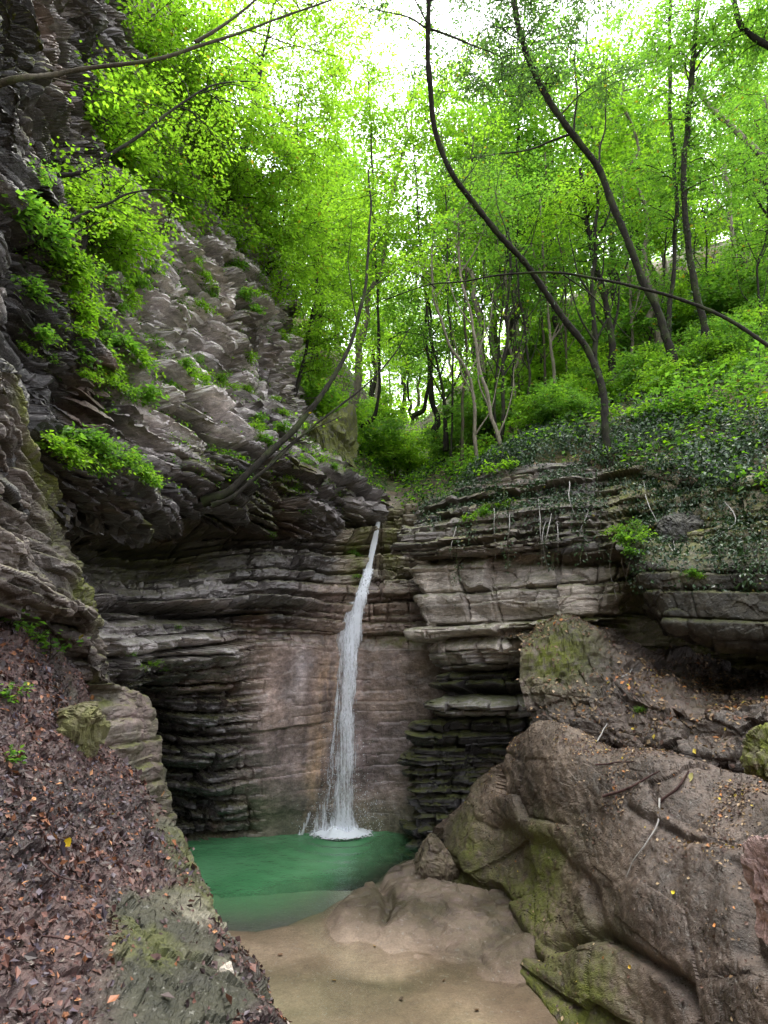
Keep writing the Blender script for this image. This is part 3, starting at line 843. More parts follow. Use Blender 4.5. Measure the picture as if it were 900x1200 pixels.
# --- hill above and behind
HL = [
 [(180,640,15.5),(320,640,15.2),(400,612,15.0),(455,606,14.9),(520,600,13.4),(600,575,12.0),(700,560,10.9),(800,572,9.5),(900,585,8.4),(1080,610,6.4)],
 [(180,590,17),(320,590,16),(410,596,15.2),(455,599,15.0),(522,588,13.2),(600,548,11.9),(700,538,10.8),(800,556,9.4),(900,572,8.3),(1080,598,6.3)],
 [(180,500,20),(310,500,18),(405,565,16.8),(462,590,16.2),(532,565,15),(618,510,14),(710,486,13),(810,468,12),(910,452,11),(1090,440,9)],
 [(160,420,26),(300,440,23),(400,515,21),(466,568,20),(532,535,19.5),(620,465,19),(720,430,18),(820,400,17),(930,385,16),(1120,370,13)],
 [(130,330,38),(280,370,34),(390,460,31),(466,535,30),(540,490,30),(640,410,29),(740,375,28),(840,350,27),(950,330,25),(1150,310,21)],
 [(80,250,60),(260,300,55),(380,420,50),(470,500,48),(550,450,48),(660,370,46),(760,330,45),(870,300,43),(980,280,40),(1200,250,33)],
 [(-300,330,190),(200,390,185),(360,480,175),(470,520,170),(560,480,170),(680,420,170),(780,400,165),(900,380,160),(1020,370,150),(1400,350,140)],
]
def disp_HL(P, S, px, py, N):
    amp = 0.35 * fbm(P, 44, 4, 0.5) + 0.08 * fbm(P, 45, 3, 3)
    amp = amp * sstep(8, 12, P[..., 1] + 3 * (P[..., 0] > 0))
    D = np.zeros_like(P); D[..., 2] = amp
    return D, ()
def col_HL(P, S, px, py, N, h):
    n = fbm(P, 46, 4, 0.8)
    c = lerp(rgb(0.05, 0.035, 0.022), rgb(0.12, 0.08, 0.05), sstep(-0.4, 0.4, n))
    c = lerp(c, rgb(0.05, 0.075, 0.02), 0.75 * sstep(-0.25, 0.2, fbm(P, 47, 4, 0.9)))
    st = np.exp(-((px - 455) / 22) ** 2) * sstep(17.5, 15.5, P[..., 1])
    c = lerp(c, rgb(0.24, 0.20, 0.16), st)
    return c, 0.4 * sstep(0, 0.4, n), 0.1
patch('hillside_ground', HL, 2.2, disp_HL, col_HL, M_SOIL)

# --- stream bed under and in front of the pool
def bed_height(X, Y):
    P = np.stack([X, Y, 0 * X], -1)
    px, py, _ = proj(np.stack([X, Y, 0 * X], -1))
    # pool rim: runs across in front of the deep water
    rim = np.interp(px, [150, 230, 300, 380, 430, 480, 520, 600], [1085, 1092, 1098, 1074, 1046, 1016, 992, 980])
    deep = sstep(0, 1, (rim + 8 * fbm(P, 29, 3, 1.2) - py) / 105.0)
    side = 1.0
    z = -0.05 - 1.5 * deep
    z = z + 0.02 * fbm(P, 21, 3, 0.6) * (1 - deep)
    # bare rock shoulder between pool and boulder
    shoulder = sstep(-6, 26, px - (372 + (py - 1060) * 0.15)) * sstep(0, 14, py - (rim - 4))
    sh2 = shoulder * sstep(1130, 1080, py - (px - 470) * 0.25 + 14 * fbm(P, 31, 3, 1.5))
    z = z + sh2 * (0.27 + 0.10 * fbm(P, 22, 4, 1.6) + 0.09 * facet(P, 1.3, 33) + 0.02 * facet(P, 5, 35))
    gully = np.exp(-((px - 449 - 6 * np.sin(py / 12.0)) / 7) ** 2) * sstep(1100, 1085, py) * sstep(1028, 1040, py)
    z = z - 0.14 * gully
    # ripples of bedrock under the shallow water
    z = z + (1 - deep) * (0.018 * np.sin((Y * 2.6 + X * 0.9) + 2.2 * fbm(P, 23, 3, 0.8)) + 0.015 * fbm(P, 24, 4, 2.5))
    return z, px, py, deep, sh2
nx, ny = 620, 900
xs = np.linspace(-6.5, 6.0, nx)
ys = np.concatenate([np.linspace(-3, 6, 60, endpoint=False), np.linspace(6, 14.5, ny - 60)])
X, Y = np.meshgrid(xs, ys)
Z, bpx, bpy_, deep, sh2 = bed_height(X, Y)
Z = np.where(Y < 5.5, -0.05, Z)
P = np.stack([X, Y, Z], -1)
n = fbm(P, 25, 5, 1.1)
c = lerp(rgb(0.22, 0.170, 0.122), rgb(0.33, 0.265, 0.195), sstep(-0.4, 0.4, n))
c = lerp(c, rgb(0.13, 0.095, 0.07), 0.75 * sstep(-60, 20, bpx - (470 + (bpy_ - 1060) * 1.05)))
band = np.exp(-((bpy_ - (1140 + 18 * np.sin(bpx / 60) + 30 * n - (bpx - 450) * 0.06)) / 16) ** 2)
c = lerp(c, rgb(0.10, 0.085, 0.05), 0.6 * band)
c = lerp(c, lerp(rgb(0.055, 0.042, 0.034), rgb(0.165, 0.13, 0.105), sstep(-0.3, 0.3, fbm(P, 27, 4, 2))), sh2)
c = lerp(c, rgb(0.10, 0.12, 0.06), deep)
idx = np.arange(nx * ny).reshape(ny, nx)
Q = np.stack([idx[:-1, :-1], idx[:-1, 1:], idx[1:, 1:], idx[1:, :-1]], -1).reshape(-1, 4)
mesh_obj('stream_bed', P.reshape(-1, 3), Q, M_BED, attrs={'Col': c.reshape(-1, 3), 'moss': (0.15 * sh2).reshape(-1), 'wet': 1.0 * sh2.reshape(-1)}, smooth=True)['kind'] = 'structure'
zreg(P, np.broadcast_to(np.array([0, 0, 1.0]), P.shape))

# --- water surface: clear in the shallows, milky green where it is deep
k = NT('pool_water')
dp = k.attr('depth').outputs['Fac']
co = k.n('ShaderNodeTexCoord').outputs['Object']
gl = k.n('ShaderNodeBsdfGlossy'); gl.inputs['Roughness'].default_value = 0.06
tr = k.n('ShaderNodeBsdfTransparent')
k.l(k.mix(k.rng(dp, 0, 0.35, 0, 1), (0.97, 0.96, 0.93), (0.60, 0.82, 0.58)), tr.inputs['Color'])
df = k.n('ShaderNodeBsdfDiffuse')
k.l(k.mix(k.rng(k.noise(co, 1.2, 3), 0.35, 0.65, 0, 1), (0.055, 0.195, 0.080), (0.10, 0.27, 0.125)), df.inputs['Color'])
m1 = k.n('ShaderNodeMixShader')
k.l(k.rng(dp, 0.04, 1.0, 0.0, 0.97), m1.inputs[0]); k.l(tr.outputs[0], m1.inputs[1]); k.l(df.outputs[0], m1.inputs[2])
fr = k.n('ShaderNodeFresnel'); fr.inputs['IOR'].default_value = 1.33
bp = k.n('ShaderNodeBump'); bp.inputs['Strength'].default_value = 0.5; bp.inputs['Distance'].default_value = 0.03
k.l(k.math('ADD', k.noise(co, 7, 3), k.math('MULTIPLY', k.noise(co, 24, 2), 0.4)), bp.inputs['Height'])
for q in (gl, fr, df): k.l(bp.outputs[0], q.inputs['Normal'])
m2 = k.n('ShaderNodeMixShader')
k.l(fr.outputs[0], m2.inputs[0]); k.l(m1.outputs[0], m2.inputs[1]); k.l(gl.outputs[0], m2.inputs[2])
o = k.n('ShaderNodeOutputMaterial'); k.l(m2.outputs[0], o.inputs[0])
sub = (slice(None, None, 2), slice(None, None, 2))
Xw, Yw, Zw = X[sub], Y[sub], Z[sub]
fall = PX(402, 972, 13.0)
rr = np.hypot(Xw - fall[0], Yw - fall[1])
zz = 0.016 * np.sin(rr * 16 + 1.5 * fbm(np.stack([Xw, Yw, 0 * Xw], -1), 4, 2, 1.2)) * np.exp(-rr / 1.1) + 0.006 * fbm(np.stack([Xw, Yw, 0 * Xw], -1), 3, 2, 2)
Pw = np.stack([Xw, Yw, zz], -1)
h_, w_ = Xw.shape
idx = np.arange(h_ * w_).reshape(h_, w_)
Qw = np.stack([idx[:-1, :-1], idx[:-1, 1:], idx[1:, 1:], idx[1:, :-1]], -1).reshape(-1, 4)
wat = mesh_obj('water', Pw.reshape(-1, 3), Qw, k.m, attrs={'depth': np.clip(-Zw, 0, 3).reshape(-1)}, smooth=True)
wat['kind'] = 'structure'

# --- far ground under everything
g = 600.0
gz = -3.0
mesh_obj('ground', np.array([(-g, -g, gz), (g, -g, gz), (g, g, gz), (-g, g, gz)]), np.array([[0, 1, 2, 3]]), M_SOIL,
         attrs={'Col': np.tile(rgb(0.06, 0.06, 0.03), (4, 1)), 'moss': np.zeros(4), 'wet': np.zeros(4)})['kind'] = 'structure'
#MARK
# ---------------------------------------------------------------- the fall


kf = NT('falling_water')
co = kf.n('ShaderNodeTexCoord').outputs['Object']
mp = kf.n('ShaderNodeMapping'); mp.inputs['Scale'].default_value = (1, 1, 0.06)
kf.l(co, mp.inputs['Vector'])
mp2 = kf.n('ShaderNodeMapping'); mp2.inputs['Scale'].default_value = (1, 1, 0.35)
kf.l(co, mp2.inputs['Vector'])
den = kf.attr('dens').outputs['Fac']
nn = kf.math('ADD', kf.math('MULTIPLY', kf.noise(mp.outputs[0], 26, 4, 0.7), 0.65), kf.math('MULTIPLY', kf.noise(mp2.outputs[0], 34, 4, 0.7), 0.35))
al = kf.rng(kf.math('ADD', nn, kf.math('SUBTRACT', den, 0.5)), 0.42, 0.62, 0.0, 1.0)
p = kf.n('ShaderNodeBsdfPrincipled')
p.inputs['Base Color'].default_value = (0.90, 0.92, 0.98, 1); p.inputs['Roughness'].default_value = 0.35
tl = kf.n('ShaderNodeBsdfTranslucent'); tl.inputs['Color'].default_value = (0.92, 0.94, 0.99, 1)
mw = kf.n('ShaderNodeMixShader'); mw.inputs[0].default_value = 0.5
kf.l(p.outputs[0], mw.inputs[1]); kf.l(tl.outputs[0], mw.inputs[2])
tp = kf.n('ShaderNodeBsdfTransparent')
mx = kf.n('ShaderNodeMixShader')
kf.l(kf.math('MULTIPLY', al, 0.93), mx.inputs[0]); kf.l(tp.outputs[0], mx.inputs[1]); kf.l(mw.outputs[0], mx.inputs[2])
o = kf.n('ShaderNodeOutputMaterial'); kf.l(mx.outputs[0], o.inputs[0])
M_FALL = kf.m
# centre line in the photograph, half-width in pixels, density
FL = np.array([(447, 597, 2.5, 1.0), (444, 612, 4, 1.0), (438, 640, 5.5, 1.0), (432, 668, 7, 1.0), (425, 695, 9, 0.98), (418, 722, 10.5, 0.95), (413, 750, 12, 0.92),
               (410, 790, 14, 0.76), (408, 830, 16, 0.68), (407, 870, 19, 0.62), (405, 915, 22, 0.60), (403, 950, 25, 0.64), (401, 976, 30, 0.85)], float)
flc = bez(FL, 10)
def fall_sheet(off, scale, dd, shift=0.0, top=0):
    L = flc[top:]
    rows = []
    tt = np.linspace(-1, 1, 17)
    for i, (x, y, hw, dn) in enumerate(L):
        c0, _ = surf(x, y)
        Y = c0[1]
        wn = 1 + 0.22 * math.sin(y * 0.11 + off * 40) * math.sin(y * 0.043 + off * 9)
        rows.append([(x + hw * scale * wn * t + shift * hw, y, Y) for t in tt])
    A = np.array(rows)
    A[:, :, 2] = np.convolve(np.pad(A[:, 0, 2], 6, mode='edge'), np.ones(13) / 13, 'valid')[:, None]
    A[:, :, 2] = np.minimum.accumulate(A[:, :, 2], 0)
    P = PX(A[..., 0], A[..., 1], A[..., 2])
    P[..., 1] -= off + 0.05 * (1 - tt[None, :] ** 2) + 0.16 * np.linspace(0, 1, len(L))[:, None]
    hgt = P[..., 2]
    dens = (L[:, 3][:, None] * dd + 0.10 * fbm(np.stack([P[..., 0] * 5, 0 * hgt, hgt * 1.3], -1), int(off * 100), 3, 1.0)) * (1 - 0.85 * np.abs(tt[None, :]) ** 3)
    r, c = P.shape[:2]
    idx = np.arange(r * c).reshape(r, c)
    Q = np.stack([idx[:-1, :-1], idx[1:, :-1], idx[1:, 1:], idx[:-1, 1:]], -1).reshape(-1, 4)
    return P.reshape(-1, 3), Q, dens.reshape(-1)
root = thing('waterfall', 'tall thin white waterfall dropping down the brown rock wall into the green pool', 'waterfall', PX(402, 975, 13.0))
oz = np.array(root.location)
V, Q, dn = fall_sheet(0.12, 0.75, 0.98)
mesh_obj('water_jet', V, Q, M_FALL, root, {'dens': dn}, True, oz)
V, Q, dn = fall_sheet(0.04, 1.45, 0.66, -0.30, 44)
mesh_obj('water_veil', V, Q, M_FALL, root, {'dens': dn}, True, oz)
V, Q, dn = fall_sheet(0.18, 1.05, 0.66, 0.05, 30)
mesh_obj('water_curtain', V, Q, M_FALL, root, {'dens': dn}, True, oz)
for q_, (sx, w_, t0) in enumerate([(-1.10, 0.30, 84), (-1.6, 0.22, 96), (-0.85, 0.22, 62)]):
    V, Q, dn = fall_sheet(0.05 + 0.01 * q_, w_, 0.74, sx, t0)
    mesh_obj('water_strand', V, Q, M_FALL, root, {'dens': dn}, True, oz)
# white water where it lands
km = NT('foam')
p = km.n('ShaderNodeBsdfPrincipled'); p.inputs['Base Color'].default_value = (0.82, 0.86, 0.9, 1); p.inputs['Roughness'].default_value = 0.4
tp = km.n('ShaderNodeBsdfTransparent'); mx = km.n('ShaderNodeMixShader')
co = km.n('ShaderNodeTexCoord').outputs['Object']
km.l(km.rng(km.math('ADD', km.noise(co, 16, 4, 0.7), km.math('SUBTRACT', km.attr('dens').outputs['Fac'], 0.5)), 0.45, 0.6, 0, 0.9), mx.inputs[0])
km.l(tp.outputs[0], mx.inputs[1]); km.l(p.outputs[0], mx.inputs[2])
o = km.n('ShaderNodeOutputMaterial'); km.l(mx.outputs[0], o.inputs[0])
fc = PX(400, 975, 12.95); fc[2] = 0
a = np.linspace(0, 2 * np.pi, 64, endpoint=False); rr = np.linspace(0, 1, 14)
A_, R_ = np.meshgrid(a, rr)
Xf = fc[0] + R_ * np.cos(A_) * 0.80; Yf = fc[1] + R_ * np.sin(A_) * 0.55
Pf = np.stack([Xf, Yf, 0 * Xf], -1)
Pf[..., 2] = 0.03 + (0.14 * np.exp(-(R_ / 0.55) ** 2)) * (1 + 0.9 * fbm(Pf, 5, 3, 7))
idx = np.arange(64 * 14).reshape(14, 64)
nx_ = np.roll(idx, -1, 1)
Qf = np.stack([idx[:-1], idx[1:], nx_[1:], nx_[:-1]], -1).reshape(-1, 4)
mesh_obj('foam', Pf.reshape(-1, 3), Qf, km.m, root, {'dens': (1.15 - R_ ** 1.6).reshape(-1)}, True, oz)
# splash droplets, tiny diamonds
n = 1500
t = RNG.random(n) ** 0.35
px_ = 398 + RNG.normal(0, 1, n) * (10 + 18 * t); py_ = 800 + 174 * t
D = PX(px_, py_, 13.0 + RNG.normal(0, 0.12, n)); D = D[D[:, 2] > 0.02]
s_ = RNG.uniform(0.002, 0.007, len(D))[:, None]
off = np.array([(1, 0, 0), (0, 0, 1.6), (-1, 0, 0), (0, 0, -1.6)], float)
V = (D[:, None] + off[None] * s_[..., None]).reshape(-1, 3)
V[1::4, 1] -= 0.004
mesh_obj('spray', V, np.arange(len(V)).reshape(-1, 4), km.m, root, {'dens': np.full(len(V), 1.0)}, False, oz)['kind'] = 'stuff'

# ---------------------------------------------------------------- trees
def tube(pts, rad, sides=7):
    pts = np.asarray(pts, float); rad = np.asarray(rad, float)
    T = np.gradient(pts, axis=0); T /= np.linalg.norm(T, axis=1, keepdims=True) + 1e-9
    up = np.array([0.31, 0.9, 0.3]) if abs(T[0][1]) < 0.85 else np.array([1.0, 0.1, 0.2])
    u = np.cross(T, up); u /= np.linalg.norm(u, axis=1, keepdims=True) + 1e-9
    v = np.cross(T, u)
    a = np.linspace(0, 2 * np.pi, sides, endpoint=False)
    V = pts[:, None] + rad[:, None, None] * (np.cos(a)[None, :, None] * u[:, None] + np.sin(a)[None, :, None] * v[:, None])
    n = len(pts)
    idx = np.arange(n * sides).reshape(n, sides)
    nx = np.roll(idx, -1, 1)
    Q = np.stack([idx[:-1], nx[:-1], nx[1:], idx[1:]], -1).reshape(-1, 4)
    return V.reshape(-1, 3), Q

def wiggle(pts, amp, rng, f=1.0):
    pts = np.array(pts, float)
    k = rng.integers(0, 999)
    for a in range(3):
        pts[:, a] += amp * vnoise(pts * f + a * 31.7 + k, int(k))
    return pts

def leaf_quads(C, U, Nn, L, W):
    """pointed leaves: C base, U direction, Nn normal"""
    S = np.cross(U, Nn); S /= np.linalg.norm(S, axis=1, keepdims=True) + 1e-9
    L = L[:, None]; W = W[:, None]
    a = C
    b = C + U * L * 0.45 + S * W * 0.5 + Nn * L * 0.06
    c = C + U * L - Nn * L * 0.10
    d = C + U * L * 0.45 - S * W * 0.5 + Nn * L * 0.06
    V = np.stack([a, b, c, d], 1).reshape(-1, 3)
    return V, np.arange(len(V)).reshape(-1, 4)

def unit(v): return v / (np.linalg.norm(v, axis=-1, keepdims=True) + 1e-9)

def foliage(twigs, per, size, c0, c1, rng, tilt=0.5, spread=0.10, yellow=0.01):
    """twigs: (N,2,3) start and end; leaves sit along each in a flat spray"""
    n = len(twigs)
    A = np.repeat(twigs[:, 0], per, 0); B = np.repeat(twigs[:, 1], per, 0)
    t = rng.random((n * per, 1)) * 1.05
    D = unit(B - A)
    Z = np.array([0, 0, 1.0]) + rng.normal(0, 0.12, (n * per, 3))
    side = unit(np.cross(D, Z)) * rng.choice([-1, 1], (n * per, 1))
    C = A + (B - A) * t + side * rng.random((n * per, 1)) * spread * (1.15 - 0.6 * t) + rng.normal(0, 0.02 + spread * 0.15, (n * per, 3))
    U = unit(D * 0.55 + side * 0.8 + rng.normal(0, 0.30, (n * per, 3)) + np.array([0, 0, -0.25]))
    Nn = unit(Z + rng.normal(0, tilt, (n * per, 3)))
    Nn = unit(Nn - U * (Nn * U).sum(1, keepdims=True))
    s = size * rng.uniform(0.6, 1.25, n * per)
    V, Q = leaf_quads(C, U, Nn, s, s * 0.62)
    tw = np.repeat(rng.random(n), per)
    m = np.clip(0.5 * tw + 0.5 * rng.random(n * per), 0, 1)[:, None]
    col_ = c0 * (1 - m) + c1 * m
    y = rng.random(n * per) < yellow
    col_[y] = rgb(0.16, 0.13, 0.015)
    return V, Q, np.repeat(col_, 4, 0)

G_YEL = (rgb(0.080, 0.17, 0.014), rgb(0.185, 0.315, 0.028))
G_MID = (rgb(0.045, 0.12, 0.018), rgb(0.125, 0.235, 0.034))
G_DARK = (rgb(0.020, 0.050, 0.018), rgb(0.055, 0.10, 0.030))
G_IVY = (rgb(0.014, 0.035, 0.012), rgb(0.045, 0.085, 0.030))

def tree(label, trunk, r0, r1, crowns, bark, leafc=G_MID, leaf=0.085, per=16, cat='tree', group=None, kind_name='tree', extra_branches=(), seed=1,
         wig=0.05, leafmat=None, twl=0.55, limb_r=0.55, world=False, yellow=0.01, ivy_n=0, limbs_from=0.25, foot=(0, 0.1, -0.9)):
    rng = np.random.default_rng(seed)
    tp = np.array(trunk, float) if world else PX(*np.array(trunk, float).T)
    if not world: tp = np.concatenate([tp[:1] + np.array(foot), tp])
    tp = bez(tp, 10)
    tp = wiggle(tp, wig, rng, 1.3)
    n = len(tp)
    rad = np.linspace(r0, r1, n) * (1 + 0.08 * rng.normal(size=n))
    rad[:14] *= np.linspace(1.5, 1.05, 14)
    acc = Acc()
    acc.add(*tube(tp, rad, 9))
    tw = []
    for br in extra_branches:
        q = PX(*np.array(br[0], float).T)
        q = wiggle(bez(q, 8), 0.04, rng, 1.5)
        acc.add(*tube(q, np.linspace(br[1], br[2], len(q)), 6))
        if len(br) > 3 and br[3]:
            for _ in range(br[3]):
                i = rng.integers(len(q) // 3, len(q))
                d = unit(rng.normal(0, 1, 3) * np.array([1, 1, 0.35]))
                tw.append((q[i], q[i] + d * twl * rng.uniform(0.4, 1)))
    # limbs grow out of limbs: every new leaf cluster joins the nearest wood already there
    i0 = int(n * limbs_from)
    NP = [tp[i] for i in range(i0, n, 2)]; NR = [rad[i] for i in range(i0, n, 2)]; ND = [0] * len(NP)
    targets = []
    for (cx_, cy_, Y, rx, ry, rz, nc) in crowns:
        c = np.array([cx_, cy_, Y]) if world else PX(cx_, cy_, Y)
        R = np.array([rx, ry, rz]) if world else np.array([rx / F * Y, rz, ry / F * Y])
        for _ in range(nc):
            d = unit(rng.normal(size=3)) * rng.random() ** (1 / 2.2)
            targets.append(c + d * R)
    targets = np.array(targets).reshape(-1, 3)
    if len(targets):
        far = np.min(np.linalg.norm(targets[:, None] - np.array(NP)[None], axis=2), axis=1)
        order = np.argsort(far + rng.normal(0, 0.6, len(far)))
        for e in targets[order]:
            NPa = np.array(NP)
            cost = np.linalg.norm(NPa - e, axis=1) + 0.7 * np.maximum(NPa[:, 2] - e[2] + 0.1, 0) + 0.25 * np.array(ND)
            i = int(np.argmin(cost))
            a = NPa[i]
            L = np.linalg.norm(e - a)
            mid = (a + e) / 2 + np.array([0, 0, 0.10 * L]) + rng.normal(0, 0.09 * L, 3)
            q = bez([a, mid, e], 5)
            q = wiggle(q, 0.04 * min(L, 1), rng, 2.0); q[0] = a
            rb = min(NR[i] * limb_r, 0.008 + 0.010 * L)
            rr_ = np.linspace(rb, max(0.005, rb * 0.3), len(q))
            acc.add(*tube(q, rr_, 5))
            for m_ in range(2, len(q), 2):
                NP.append(q[m_]); NR.append(rr_[m_]); ND.append(ND[i] + 1)
            out = unit((e - a) * np.array([1, 1, 0.3]))
            for _t in range(5):
                st = q[rng.integers(len(q) // 2, len(q))]
                dd = unit(out * 0.7 + rng.normal(0, 0.8, 3) * np.array([1, 1, 0.30]))
                en = st + dd * twl * rng.uniform(0.5, 1.2) + np.array([0, 0, -0.04])
                tw.append((st, en))
                acc.add(*tube(np.array([st, (st + en) / 2 + [0, 0, 0.03], en]), np.array([0.006, 0.004, 0.002]), 3))
    base = tp[0]
    root = thing(kind_name, label, cat, base, group)
    if ivy_n:
        hi = int(n * 0.8)
        tw2 = np.stack([tp[3:hi - 1], tp[4:hi]], 1)
        V, Q, C = foliage(tw2, ivy_n, 0.07, G_IVY[0], G_IVY[1] * 1.5, rng, tilt=0.7, spread=r0 * 1.7)
        mesh_obj('ivy', V, Q, M_IVY, root, {'Col': C}, False, base)
    V, Q = acc.get()
    mesh_obj('trunk', V, Q, bark, root, smooth=True, origin=base)
    if tw:
        V, Q, C = foliage(np.array(tw), per, leaf, leafc[0], leafc[1], rng, yellow=yellow, spread=0.16 * twl / 0.55)
        mesh_obj('crown', V, Q, leafmat or M_LEAF, root, {'Col': C}, False, base)
    return root

# trees that lean out over the pool from the right bank
tree('dark curved tree bending up and left from the edge of the right cliff', [(716,560,10.5),(709,505,10.6),(706,462,10.8),(690,410,10.9),(660,370,10.9),(627,325,10.8),(600,292,10.6),(560,245,10.3),(530,205,10),(509,150,9.7),(501,80,9.2),(501,0,8.7),(498,-90,8.2)],
     0.075, 0.045, [(480,-40,8.3,120,60,1.2,40),(610,60,9.6,110,50,1.0,16)], M_BARK_DARK, G_DARK, 0.06, 12, seed=3, ivy_n=3, wig=0.035, extra_branches=[([(602,294,10.6),(590,262,10.6),(583,225,10.7),(590,190,10.8)],0.016,0.004,3),([(660,370,10.9),(640,350,11),(615,345,11.1),(595,352,11.2)],0.012,0.004,2),([(540,220,10.1),(560,190,10.2),(572,150,10.3)],0.014,0.004,4),([(704,455,10.8),(725,440,10.7),(742,415,10.6)],0.010,0.003,4)], limbs_from=0.8)
tree('thick dark tree leaning left above the hillside, crooked halfway up', [(790,415,13),(762,350,13),(727,262,12.8),(702,195,12.6),(662,147,12.3),(632,95,12),(609,35,11.7),(595,-60,11.3)],
     0.095, 0.065, [(620,-10,11.5,140,90,1.5,90),(600,70,12,110,60,1.2,45),(690,90,12.0,100,50,1.3,22),(540,80,12,80,60,1.3,18),(560,200,12.4,60,40,1,8)], M_BARK_DARK, G_DARK, 0.075, 14, seed=4, ivy_n=6, wig=0.06, limbs_from=0.4,
     extra_branches=[([(672,158,12.4),(676,110,12.4),(674,60,12.4),(680,0,12.4)],0.03,0.01,4),([(700,195,12.6),(708,150,12.7),(712,90,12.8)],0.03,0.01,4)])
tree('dark ivy covered tree rising straight, right of the crooked one', [(829,402,13.5),(818,350,13.5),(806,280,13.4),(803,210,13.2),(806,140,13),(812,70,12.8),(822,-30,12.5)],
     0.095, 0.06, [(850,40,12.6,120,100,1.8,75),(860,180,13.2,110,80,1.6,55),(800,110,13,60,70,1.2,22)], M_BARK_DARK, G_MID, 0.09, 15, seed=5, ivy_n=16, wig=0.05, limbs_from=0.35,
     extra_branches=[([(812,70,12.8),(835,40,12.6),(860,0,12.4)],0.045,0.02,3)])
tree('slim dark tree standing beside the ivy covered tree', [(782,398,14),(786,340,14),(792,250,14),(789,180,14),(785,100,14),(786,-30,14)],
     0.06, 0.045, [(770,20,14,70,80,1.4,40),(760,240,14,60,60,1.2,22)], M_BARK_DARK, G_MID, 0.09, 15, seed=6, ivy_n=8, wig=0.05, limbs_from=0.35)
tree('thin bare sapling arching left across the view from the right bank', [(985,470,8.8),(940,430,9.0),(900,405,9.3),(850,372,9.6),(790,348,9.9),(720,331,10.2),(650,320,10.5),(590,322,10.7),(540,330,10.9),(500,334,11),(450,352,11.2)],
     0.045, 0.010, [], M_BARK_DARK, G_YEL, 0.07, 10, seed=7, foot=(0.4, 0, -0.4), wig=0.015,
     extra_branches=[([(510,335,11),(495,322,11),(470,320,11.1),(440,332,11.2)],0.012,0.005,3),([(660,320,10.5),(690,345,10.5),(720,380,10.6),(745,400,10.6)],0.015,0.006,0),([(600,322,10.7),(560,350,10.7),(530,345,10.8)],0.012,0.005,2)])
tree('pale trunk slanting down to the right edge of the photo', [(970,250,17),(930,215,17),(898,188,17),(862,152,17),(832,125,17),(800,80,17)],
     0.12, 0.08, [(900,60,16,90,70,1.8,40)], M_BARK_PALE, G_MID, 0.11, 14, seed=8, wig=0.03, limbs_from=0.6)
tree('dark branching trunk in the top right corner of the photo', [(980,100,12),(930,70,12),(880,42,12),(862,15,12),(858,-40,12)],
     0.09, 0.06, [(880,20,12,70,60,1.3,30)], M_BARK_DARK, G_MID, 0.09, 14, seed=9, wig=0.03, limbs_from=0.3)

# tree at the foot of the left cliff
tree('slender mossy tree growing from the left cliff and leaning right over the fall', [(264,578,9.1),(290,553,9.2),(330,518,9.5),(360,484,9.8),(390,442,10.1),(411,400,10.4),(425,352,10.7),(431,300,11.0),(434,240,11.3),(432,200,11.5)],
     0.070, 0.018, [(440,230,12,60,60,0.9,7)], M_BARK_DARK, G_YEL, 0.08, 12, seed=10, foot=(-0.35, 0, -0.15), wig=0.03, limbs_from=0.5,
     extra_branches=[([(425,350,10.7),(445,330,10.8),(470,312,10.9)],0.016,0.006,3),([(431,300,11),(445,280,11.1),(465,255,11.2)],0.014,0.005,3),
                     ([(418,375,10.6),(412,340,10.7),(409,300,10.8),(412,250,10.9)],0.016,0.005,4)])
tree('thin twiggy sapling beside the mossy leaning tree on the left cliff', [(276,580,9.0),(318,545,9.3),(360,505,9.7),(400,474,10.0),(440,440,10.4),(468,405,10.7),(480,385,10.8)],
     0.032, 0.008, [(450,420,12.2,40,30,0.7,3)], M_BARK_DARK, G_YEL, 0.08, 10, seed=12, foot=(-0.35, 0, -0.15), wig=0.03,
     extra_branches=[([(345,520,9.6),(352,490,9.7),(372,468,9.8)],0.012,0.004,1),([(300,562,9.2),(340,520,9.5),(400,486,10)],0.018,0.006,2)])
# boughs from the near left cliff
tree('grey smooth branch reaching out from the dark rock at the top left', [(22,93,4.1),(60,88,4.3),(100,80,4.4),(180,70,4.6),(235,52,4.8),(280,38,5),(330,20,5.2),(400,-6,5.5),(450,-30,5.7)],
     0.024, 0.008, [(330,-10,5.3,70,30,0.6,6)], M_BARK_MOSS, G_YEL, 0.055, 12, seed=13, foot=(-0.35, 0, -0.15), wig=0.01, cat='branch', kind_name='overhanging_branch', twl=0.4, limbs_from=0.5,
     extra_branches=[([(232,52,4.8),(262,30,4.9),(290,8,5.0),(310,-15,5)],0.018,0.008,2),([(290,36,5),(330,48,5.1),(365,58,5.2),(405,72,5.4)],0.008,0.003,4),
                     ([(255,48,4.9),(300,75,5.2),(340,100,5.4),(390,136,5.6)],0.006,0.002,4),([(50,90,4.3),(110,105,4.6),(170,122,4.9),(240,145,5.2)],0.008,0.003,5)])
tree('thin dark bough arching under the pale branch over the left cliff', [(64,207,6.0),(95,202,6.1),(122,186,6.2),(165,158,6.4),(200,130,6.6),(235,107,6.8),(262,97,7),(300,96,7.2),(340,110,7.4)],
     0.030, 0.006, [(240,130,7,90,50,0.8,14)], M_BARK_DARK, G_YEL, 0.06, 14, seed=14, foot=(-0.35, 0, -0.15), wig=0.01, cat='branch', kind_name='overhanging_branch', twl=0.45,
     extra_branches=[([(190,138,6.6),(180,160,6.6),(215,180,6.8)],0.008,0.003,6)])
